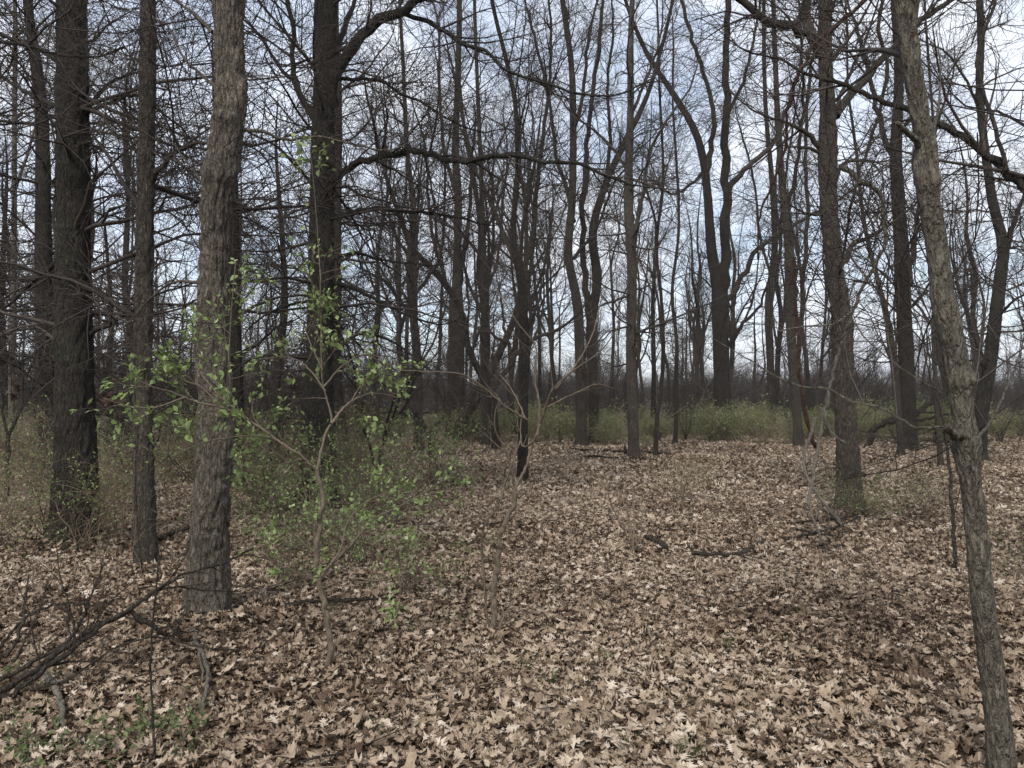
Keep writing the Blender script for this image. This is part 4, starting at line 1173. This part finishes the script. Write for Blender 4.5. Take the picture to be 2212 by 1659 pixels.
# ------------------------------------------------------------------ vines and fallen wood
def wood(name, label, parts, mat, seed, cat, group=None, twigs=0, sides=8):
    """one piece of wood out of several forking lengths: (points (x, y, d or None for on the ground), width0, width1)"""
    rng = np.random.default_rng(seed)
    mb = MB()
    org = None
    Bs = []
    for pl, w0, w1 in parts:
        P = []
        for x, y, dd in pl:
            if dd is None:
                g = ground_at(x, y) + np.array([0, 0, .085])
            else:
                g = at(x, y, dd)
            P.append(g)
        P = np.array(P)
        if org is None:
            org = np.array([P[0, 0], P[0, 1], float(gz(P[0, 0], P[0, 1]))])
        rad = np.linspace(w0, w1, len(P)) * P[:, 1] / F_PX / 2
        A = crom(np.c_[P - org, rad], max(12, 5 * len(P)))
        A[1:-1, :3] += rng.normal(0, .45, (len(A) - 2, 3)) * A[1:-1, 3:4]
        A[:, 3] *= rng.uniform(.82, 1.15, len(A))
        mb.tubes(A[None, :, :3], A[None, :, 3], sides, cap=True)
        Bs.append(crom(A, 16))
    if twigs:
        P, R_ = np.array([b[:, :3] for b in Bs]), np.array([b[:, 3] for b in Bs])
        S1, R1 = grow(P, R_, twigs * len(P), rng, t0=.15, L=(.15, .6), ang=(25, 60), trop=.0, K=5, wob=.15, rr=.5, rmin=.0015)
        mb.tubes(S1, R1, 4)
        S2, R2 = grow(S1, R1, 2 * len(S1), rng, t0=.15, L=(.08, .25), ang=(25, 60), trop=.0, K=4, wob=.2, rr=.6, rmin=.0012)
        mb.tubes(S2, R2, 3)
    return tag(obj(name, mb.mesh(name, mat), None, org), label, cat, group)
wood('fallen_brush', 'heap of dark bundled dead branches lying across the leaves in the left corner',
     [([(-30, 1512, 3.9), (40, 1470, 4.0), (85, 1441, 4.05), (171, 1376, 4.15), (284, 1314, 4.3), (342, 1273, 4.4), (393, 1242, 4.5), (486, 1215, 4.6), (547, 1184, 4.7)], 15, 4),
      ([(-30, 1535, 3.85), (85, 1455, 4.0), (150, 1405, 4.1), (230, 1345, 4.2), (290, 1310, 4.28)], 13, 8), ([(-20, 1480, 3.95), (70, 1432, 4.1), (160, 1370, 4.2), (195, 1290, 4.3), (225, 1215, 4.4)], 10, 4),
      ([(284, 1320, 4.28), (330, 1355, 4.3), (386, 1391, None)], 11, 8), ([(338, 1276, 4.4), (375, 1268, 4.5), (440, 1275, 4.6), (520, 1278, 4.8)], 6, 2),
      ([(0, 1400, 4.6), (34, 1355, 4.7), (68, 1325, 4.8), (120, 1307, 4.8), (191, 1307, 4.8), (260, 1328, 4.7), (330, 1352, 4.7)], 7, 4), ([(10, 1420, 4.3), (40, 1370, 4.4), (55, 1300, 4.6), (62, 1240, 4.7)], 9, 4), ([(30, 1430, 4.3), (75, 1340, 4.5), (100, 1270, 4.7)], 6, 3),
      ([(60, 1490, 3.95), (140, 1470, 4.0), (250, 1400, 4.2), (330, 1375, 4.25), (420, 1395, 4.3), (520, 1405, 4.35)], 5, 4), ([(165, 1385, 4.15), (150, 1310, 4.2), (128, 1240, 4.3), (122, 1180, 4.3)], 5, 2)],
     M_DEAD, 71, 'branch', None, 5)
wood('fallen_branch', 'grey lichen covered branch curling over the leaves below the thick grey trunk',
     [([(424, 1379, None), (421, 1410, None), (444, 1461, None), (447, 1519, None), (434, 1570, None)], 10, 7), ([(300, 1355, None), (370, 1362, None), (412, 1397, None), (432, 1450, None), (438, 1500, None)], 8, 5)], M_LICHEN, 72, 'branch')
wood('fallen_branch', 'short thick lichen grey stick at the left front between green weeds', [([(92, 1478, None), (120, 1519, None), (130, 1560, None), (138, 1600, None)], 15, 9)], M_LICHEN, 73, 'branch')
wood('fallen_branch', 'dark forked stick lying alone on the open leaves at right', [([(1494, 1213, None), (1545, 1217, None), (1596, 1214, None), (1625, 1198, None), (1652, 1180, None)], 9, 4), ([(1590, 1214, None), (1650, 1228, None)], 4, 2), ([(1598, 1212, None), (1640, 1186, None)], 3, 2)], M_DEAD, 74, 'branch')
wood('fallen_branch', 'mossy dark rotten log piece right of the small bare shoots', [([(1393, 1178, None), (1412, 1185, None), (1440, 1200, None)], 10, 12)], M_DEAD, 75, 'branch')
wood('fallen_branch', 'dark stick on the ground between the slender trunk and the thick grey trunk', [([(340, 1186, None), (372, 1172, None), (410, 1158, None)], 11, 8)], M_DEAD, 76, 'branch')
wood('fallen_branch', 'long thin branch lying behind the leafy sapling foot', [([(520, 1335, None), (600, 1330, None), (690, 1322, None), (760, 1318, None), (850, 1312, None)], 8, 6)], M_DEAD, 77, 'branch', None, 4)
wood('fallen_branch', 'brush pile of dead twigs at the foot of the rugged brown oak', [([(1690, 1180, None), (1760, 1160, None), (1815, 1140, None), (1870, 1115, None)], 5, 3), ([(1700, 1135, None), (1780, 1128, None), (1850, 1118, None)], 5, 3), ([(1720, 1150, None), (1790, 1165, None), (1840, 1150, None)], 5, 3), ([(1770, 1190, None), (1800, 1195, None), (1825, 1192, None)], 8, 4)], M_DEAD, 78, 'branch', None, 9)
wood('fallen_branch', 'long grey pole lying flat before the straight bare trunk', [([(1230, 975, None), (1300, 982, None), (1380, 987, None), (1450, 990, None)], 5, 4), ([(1260, 992, None), (1340, 996, None), (1420, 1000, None)], 4, 3)], M_FAR, 79, 'branch')
wood('dead_snag', 'short black snag stick left of the straight bare trunk', [([(1350, 988, None), (1351, 975, 21.3), (1350, 962, 21.3)], 6, 5)], M_DEAD, 80, 'branch')
wood('fallen_log', 'dark fallen log propped over the thicket behind the pale scaly trunk', [([(1868, 972, 25), (1882, 945, 25), (1892, 924, 25), (1910, 913, 24.8), (1962, 903, 24.5), (2003, 876, 24.4), (2030, 850, 24.4)], 14, 12), ([(1905, 911, 24.8), (1960, 893, 24.6), (2030, 891, 24)], 7, 4), ([(1962, 905, 24.5), (1985, 905, 24.3), (2080, 893, 23.5), (2150, 905, 23)], 9, 4)], M_DEAD, 81, 'log', None, 4)
wood('hanging_vine', 'thick dark vine hanging in a bow beside the lichen grey trunk', [([(1715, 560, 9.6), (1722, 690, 9.6), (1733, 841, 9.6), (1737, 882, 9.6), (1750, 933, 9.6), (1764, 966, 9.6)], 7, 10)], M_REDWOOD, 82, 'vine')
wood('hanging_vine', 'pale vine drooping in a loop down to the leaves left of the rugged oak', [([(1764, 900, 9.0), (1755, 930, 9.0), (1740, 965, 8.9), (1736, 985, 8.8), (1748, 1040, 8.6), (1772, 1075, 8.4), (1798, 1105, None)], 7, 6), ([(1790, 850, 9), (1778, 900, 9), (1768, 960, 8.9), (1755, 1040, 8.6), (1750, 1100, 8.3), (1764, 1136, 8.2), (1781, 1177, 8.0), (1788, 1215, None)], 8, 5), ([(1780, 882, 8.9), (1786, 910, 8.8), (1797, 937, 8.7), (1827, 958, 8.6)], 5, 4)], M_LICHEN, 83, 'vine', None, 3)
wood('hanging_vine', 'long dark vine swinging from above past the rugged oak down its right side', [([(1906, -40, 8.2), (1904, 0, 8.2), (1897, 68, 8.2), (1911, 103, 8.2), (1904, 219, 8.2), (1890, 274, 8.2), (1863, 352, 8.2), (1842, 428, 8.2), (1826, 520, 8.6), (1812, 600, 10.9)], 9, 5)], M_DEAD, 84, 'vine', None, 3)
wood('hanging_vine', 'dark reddish limb arching down from the top across the rugged oak', [([(1880, -40, 7.4), (1866, 0, 7.4), (1815, 50, 7.4), (1764, 92, 7.4), (1725, 160, 7.4), (1702, 232, 7.5), (1695, 325, 7.6), (1670, 395, 7.7), (1645, 450, 7.8), (1637, 560, 7.9)], 11, 4)], M_REDWOOD, 85, 'vine', None, 4)
wood('broken_branch', 'lichen grey broken branch hanging crooked right of the rugged oak', [([(1820, 360, 7.6), (1845, 380, 7.6), (1875, 398, 7.6), (1896, 412, 7.6), (1908, 440, 7.6), (1912, 470, 7.6), (1911, 530, 7.6), (1875, 600, 7.7), (1842, 672, 7.8), (1822, 730, 7.9), (1798, 814, 8.0), (1786, 882, 8.0)], 12, 6), ([(1858, 388, 7.6), (1848, 400, 7.6), (1836, 396, 7.6)], 9, 3), ([(1842, 672, 7.8), (1800, 700, 7.8), (1740, 705, 7.9), (1680, 715, 8.0)], 5, 3)], M_LICHEN, 86, 'branch', None, 3)
wood('hanging_vine', 'thin climbing vine up the left side of the slender straight trunk', [([(306, 1240, 6.5), (297, 1130, 6.5), (292, 1030, 6.5), (296, 930, 6.5), (290, 820, 6.5), (294, 700, 6.5)], 4, 3)], M_FAR, 87, 'vine')
wood('hanging_branch', 'limb of a tree overhead crossing the upper left corner', [([(-40, 60, 6.0), (0, 75, 6.0), (60, 100, 6.0), (130, 118, 6.0), (210, 122, 6.0), (270, 100, 6.0)], 9, 3), ([(60, 100, 6.0), (100, 60, 6.0), (150, 20, 6.1), (170, -30, 6.2)], 6, 4)], M_DEAD, 88, 'branch', None, 9)

# ------------------------------------------------------------------ weeds, grass tufts, seedlings, sticks
def weed_mesh(seed, n, spread, size, h):
    rng = np.random.default_rng(seed)
    st, lf = MB(), MB()
    K = 4
    a = rng.uniform(0, 2 * PI, n); r = spread * np.sqrt(rng.random(n))
    P = np.zeros((n, K, 3))
    hh = h * rng.uniform(.4, 1, n)
    for k in range(K):
        t = k / (K - 1)
        P[:, k, 0] = np.cos(a) * r * (.5 + .6 * t); P[:, k, 1] = np.sin(a) * r * (.5 + .6 * t); P[:, k, 2] = hh * t - .02
    P[:, 1:] += rng.normal(0, .008, (n, K - 1, 3))
    st.tubes(P, np.full((n, K), .0014), 3)
    p, d = points_on(P, np.zeros((n, K)), n * 9, rng, .45)
    leaf_cloud(lf, p, d * .3 + rng.normal(0, .7, p.shape) * np.array([1, 1, .3]), size, rng)
    return st.mesh('stems', M_THIN), lf.mesh('foliage', M_WEED, smooth=False)
WEEDS = [weed_mesh(300 + k, 20, .17, .028, .17) for k in range(3)]
for (px, py, s, lab) in ((370, 1585, 1.25, 'ferny green weed patch in front of the curling lichen branch'), (275, 1622, 1.2, 'ferny green weeds right beside the thin dark upright shoot'), (405, 1640, .7, 'low green weeds at the bottom edge right of the thin dark shoot'),
                         (140, 1640, 1.1, 'ferny green weeds below the short thick lichen stick'), (60, 1488, 1.1, 'green weed clump under the dark bundled branches'), (30, 1625, 1.0, 'green weeds in the front left corner'),
                         (30, 1560, .8, 'small green weeds at the left edge under the brush'), (860, 1590, .55, 'small green rosette among the front leaves in the middle'), (810, 1570, .45, 'tiny green rosette beside another in the front leaves'),
                         (905, 1365, .6, 'green sprig in the leaves left of the bare forked sapling'), (985, 1345, .75, 'yellow green tuft close left of the bare forked sapling'), (470, 1345, .8, 'green sprouts at the front of the thick grey trunk foot'), (410, 1335, .9, 'green sprouts at the left of the thick grey trunk foot'), (960, 1535, .4, 'small green seedling leaves alone in the front litter')):
    g = ground_at(px, py)
    root = bpy.data.objects.new('weed', None); COL.objects.link(root)
    root.location = g; root.scale = (s,) * 3; root.rotation_euler = (0, 0, RNG.uniform(0, 6))
    tag(root, lab, 'weed')
    pr = WEEDS[RNG.integers(3)]
    obj('stems', pr[0], root); obj('foliage', pr[1], root)
def tuft_mesh(seed, n, h):
    rng = np.random.default_rng(seed)
    a = rng.uniform(0, 2 * PI, n)
    mb = MB()
    K = 4
    t = np.linspace(0, 1, K)
    P = np.zeros((n, K, 3))
    o = rng.uniform(.02, .09, n)
    hh = h * rng.uniform(.5, 1, n)
    P[:, :, 0] = np.cos(a)[:, None] * o[:, None] * (.2 + t ** 1.6)[None]
    P[:, :, 1] = np.sin(a)[:, None] * o[:, None] * (.2 + t ** 1.6)[None]
    P[:, :, 2] = hh[:, None] * (t - .15 * t ** 3)[None]
    mb.tubes(P, np.broadcast_to(np.linspace(.0028, .0006, K), (n, K)), 3)
    mb.has_tint = True
    mb.tint = [np.full(len(v), .6, np.float32) for v in mb.v]
    return mb.mesh('grass_tuft', M_WEED)
TUFT = [tuft_mesh(320 + k, 16, .13) for k in range(2)]
for (px, py) in ((1190, 1482), (1315, 1430), (1570, 1410), (2290 - 150, 1420), (720, 1330), (1135, 1450), (1350, 1640), (1485, 1650), (1730, 1340), (1950, 1330)):
    g = ground_at(px, py)
    tag(obj('grass_tuft', TUFT[RNG.integers(2)], None, g + np.array([0, 0, .03]), (0, 0, RNG.uniform(0, 6)), float(RNG.uniform(.7, 1.1))), 'small green grass tuft poking through the dry leaves', 'grass', 'grass tufts in the dry leaves')
def seedling_mesh(seed, h):
    rng = np.random.default_rng(seed)
    K = 7
    P = np.zeros((1, K, 3))
    P[0, :, 2] = np.linspace(-.03, h, K)
    P[0, 1:, :2] = np.cumsum(rng.normal(0, .035 * h, (K - 1, 2)), 0)
    R_ = np.linspace(.0042, .0014, K)[None]
    mb = MB().tubes(P, R_, 4)
    S, SR = grow(P, R_, 5, rng, t0=.25, L=(.15 * h, .4 * h), ang=(25, 55), trop=.05, K=5, wob=.12, rr=.7, rmin=.0012)
    mb.tubes(S, SR, 3)
    S, SR = grow(S, SR, 6, rng, t0=.25, L=(.08 * h, .2 * h), ang=(25, 55), trop=.05, K=3, wob=.12, rr=.7, rmin=.001)
    mb.tubes(S, SR, 3)
    return mb.mesh('seedling', M_THIN)
SEED = [seedling_mesh(340 + k, h) for k, h in enumerate((.35, .5, .7, .9, 1.1, .6))]
for k in range(95):
    x, y = wedge(5.5, 24, -.74, -.08)
    tag(obj('seedling', SEED[RNG.integers(6)], None, (x, y, float(gz(x, y))), (RNG.normal(0, .1), RNG.normal(0, .1), RNG.uniform(0, 6)), float(RNG.uniform(.8, 1.4))), 'thin bare seedling standing under the trees on the left', 'seedling', 'thin seedlings under the left trees')
for k in range(60):
    x, y = wedge(4.0, 26, -.08, .72)
    tag(obj('seedling', SEED[RNG.integers(4)], None, (x, y, float(gz(x, y))), (RNG.normal(0, .1), RNG.normal(0, .1), RNG.uniform(0, 6)), float(RNG.uniform(.6, 1.2))), 'thin bare seedling standing in the open leaf clearing', 'seedling', 'thin seedlings in the clearing')
def stick_mesh(seed, l):
    rng = np.random.default_rng(seed)
    K = 7
    P = np.zeros((1, K, 3))
    P[0, :, 0] = np.linspace(-l / 2, l / 2, K)
    P[0, :, 1:] = np.cumsum(rng.normal(0, .02 * l, (K, 2)), 0) * np.array([1, .4])
    R_ = np.linspace(.006, .002, K)[None]
    mb = MB().tubes(P, R_, 5, cap=True)
    S, SR = grow(P, R_, 3, rng, t0=.3, L=(.2 * l, .4 * l), ang=(20, 50), K=4, wob=.1, rr=.7, rmin=.0015)
    S[:, :, 2] = np.clip(S[:, :, 2], -.01, .06)
    mb.tubes(S, SR, 4)
    return mb.mesh('stick', M_DEAD if seed % 2 else M_THIN)
STK = [stick_mesh(360 + k, l) for k, l in enumerate((.35, .5, .7, .3, .9, .45))]
for k in range(130):
    x, y = wedge(2.6, 16, -.74, .74)
    tag(obj('stick', STK[RNG.integers(6)], None, (x, y, float(gz(x, y)) + .078), (RNG.normal(0, .05), RNG.normal(0, .08), RNG.uniform(0, 6)), float(RNG.uniform(.7, 1.2))), 'small loose stick lying on the dry leaves', 'stick', 'loose sticks on the dry leaves')

# clumps of dead brown leaves still hanging
def dead_clump(px, py, d, n, rad, label, seed):
    rng = np.random.default_rng(seed)
    mb = MB()
    v, q = leaf_template('pin', 0)
    sh = leaf_shape(v, n, rng, 1.5)
    R_ = rot_mats(rng.uniform(0, 6.28, n), rng.normal(0, 1.2, n), rng.normal(0, 1.2, n))
    V = np.einsum('nij,nvj->nvi', R_, sh) * .13
    V = V + (rng.normal(0, rad, (n, 3)))[:, None]
    Q = q[None] + (np.arange(n) * len(v))[:, None, None]
    mb.add(V, Q, tint=np.repeat(rng.uniform(0, .14, n), len(v)))
    P = np.zeros((1, 4, 3)); P[0, :, 2] = np.linspace(.35, -.1, 4)
    mb.tubes(P, np.full((1, 4), .006), 4)
    return tag(obj('dead_leaf_clump', mb.mesh('dead_leaf_clump', M_LITTER), None, at(px, py, d)), label, 'leaves')
dead_clump(1258, 795, 26.6, 40, .17, 'reddish clump of dead leaves hanging on a mid trunk', 401)
dead_clump(245, 862, 7.6, 12, .05, 'dark dead leaf clump hanging right of the dark mossy trunk', 402)
dead_clump(24, 850, 8.0, 7, .04, 'dark dead leaf cluster hanging at the far left edge', 403)

finish_labels()

# ------------------------------------------------------------------ the air
def build_haze():
    m = bpy.data.materials.new('air')
    m.use_nodes = True
    t = m.node_tree
    t.nodes.clear()
    o_ = N(t, 'ShaderNodeOutputMaterial')
    v = N(t, 'ShaderNodeVolumePrincipled')
    v.inputs['Color'].default_value = (0.86, 0.88, 0.92, 1)
    v.inputs['Density'].default_value = HAZE
    t.links.new(v.outputs[0], o_.inputs['Volume'])
    x, y0, y1, z0, z1 = 440, -440, 450, -1.6, 30
    c = np.array([[a, b, c_] for c_ in (z0, z1) for b in (y0, y1) for a in (-x, x)])
    q = [[0, 2, 3, 1], [4, 5, 7, 6], [0, 1, 5, 4], [2, 6, 7, 3], [0, 4, 6, 2], [1, 3, 7, 5]]
    tag(obj('haze', MB().add(c, q).mesh('haze', m, smooth=False)), 'thin pale haze among the far trees', 'haze', kind='stuff')
if HAZE > 0:
    build_haze()
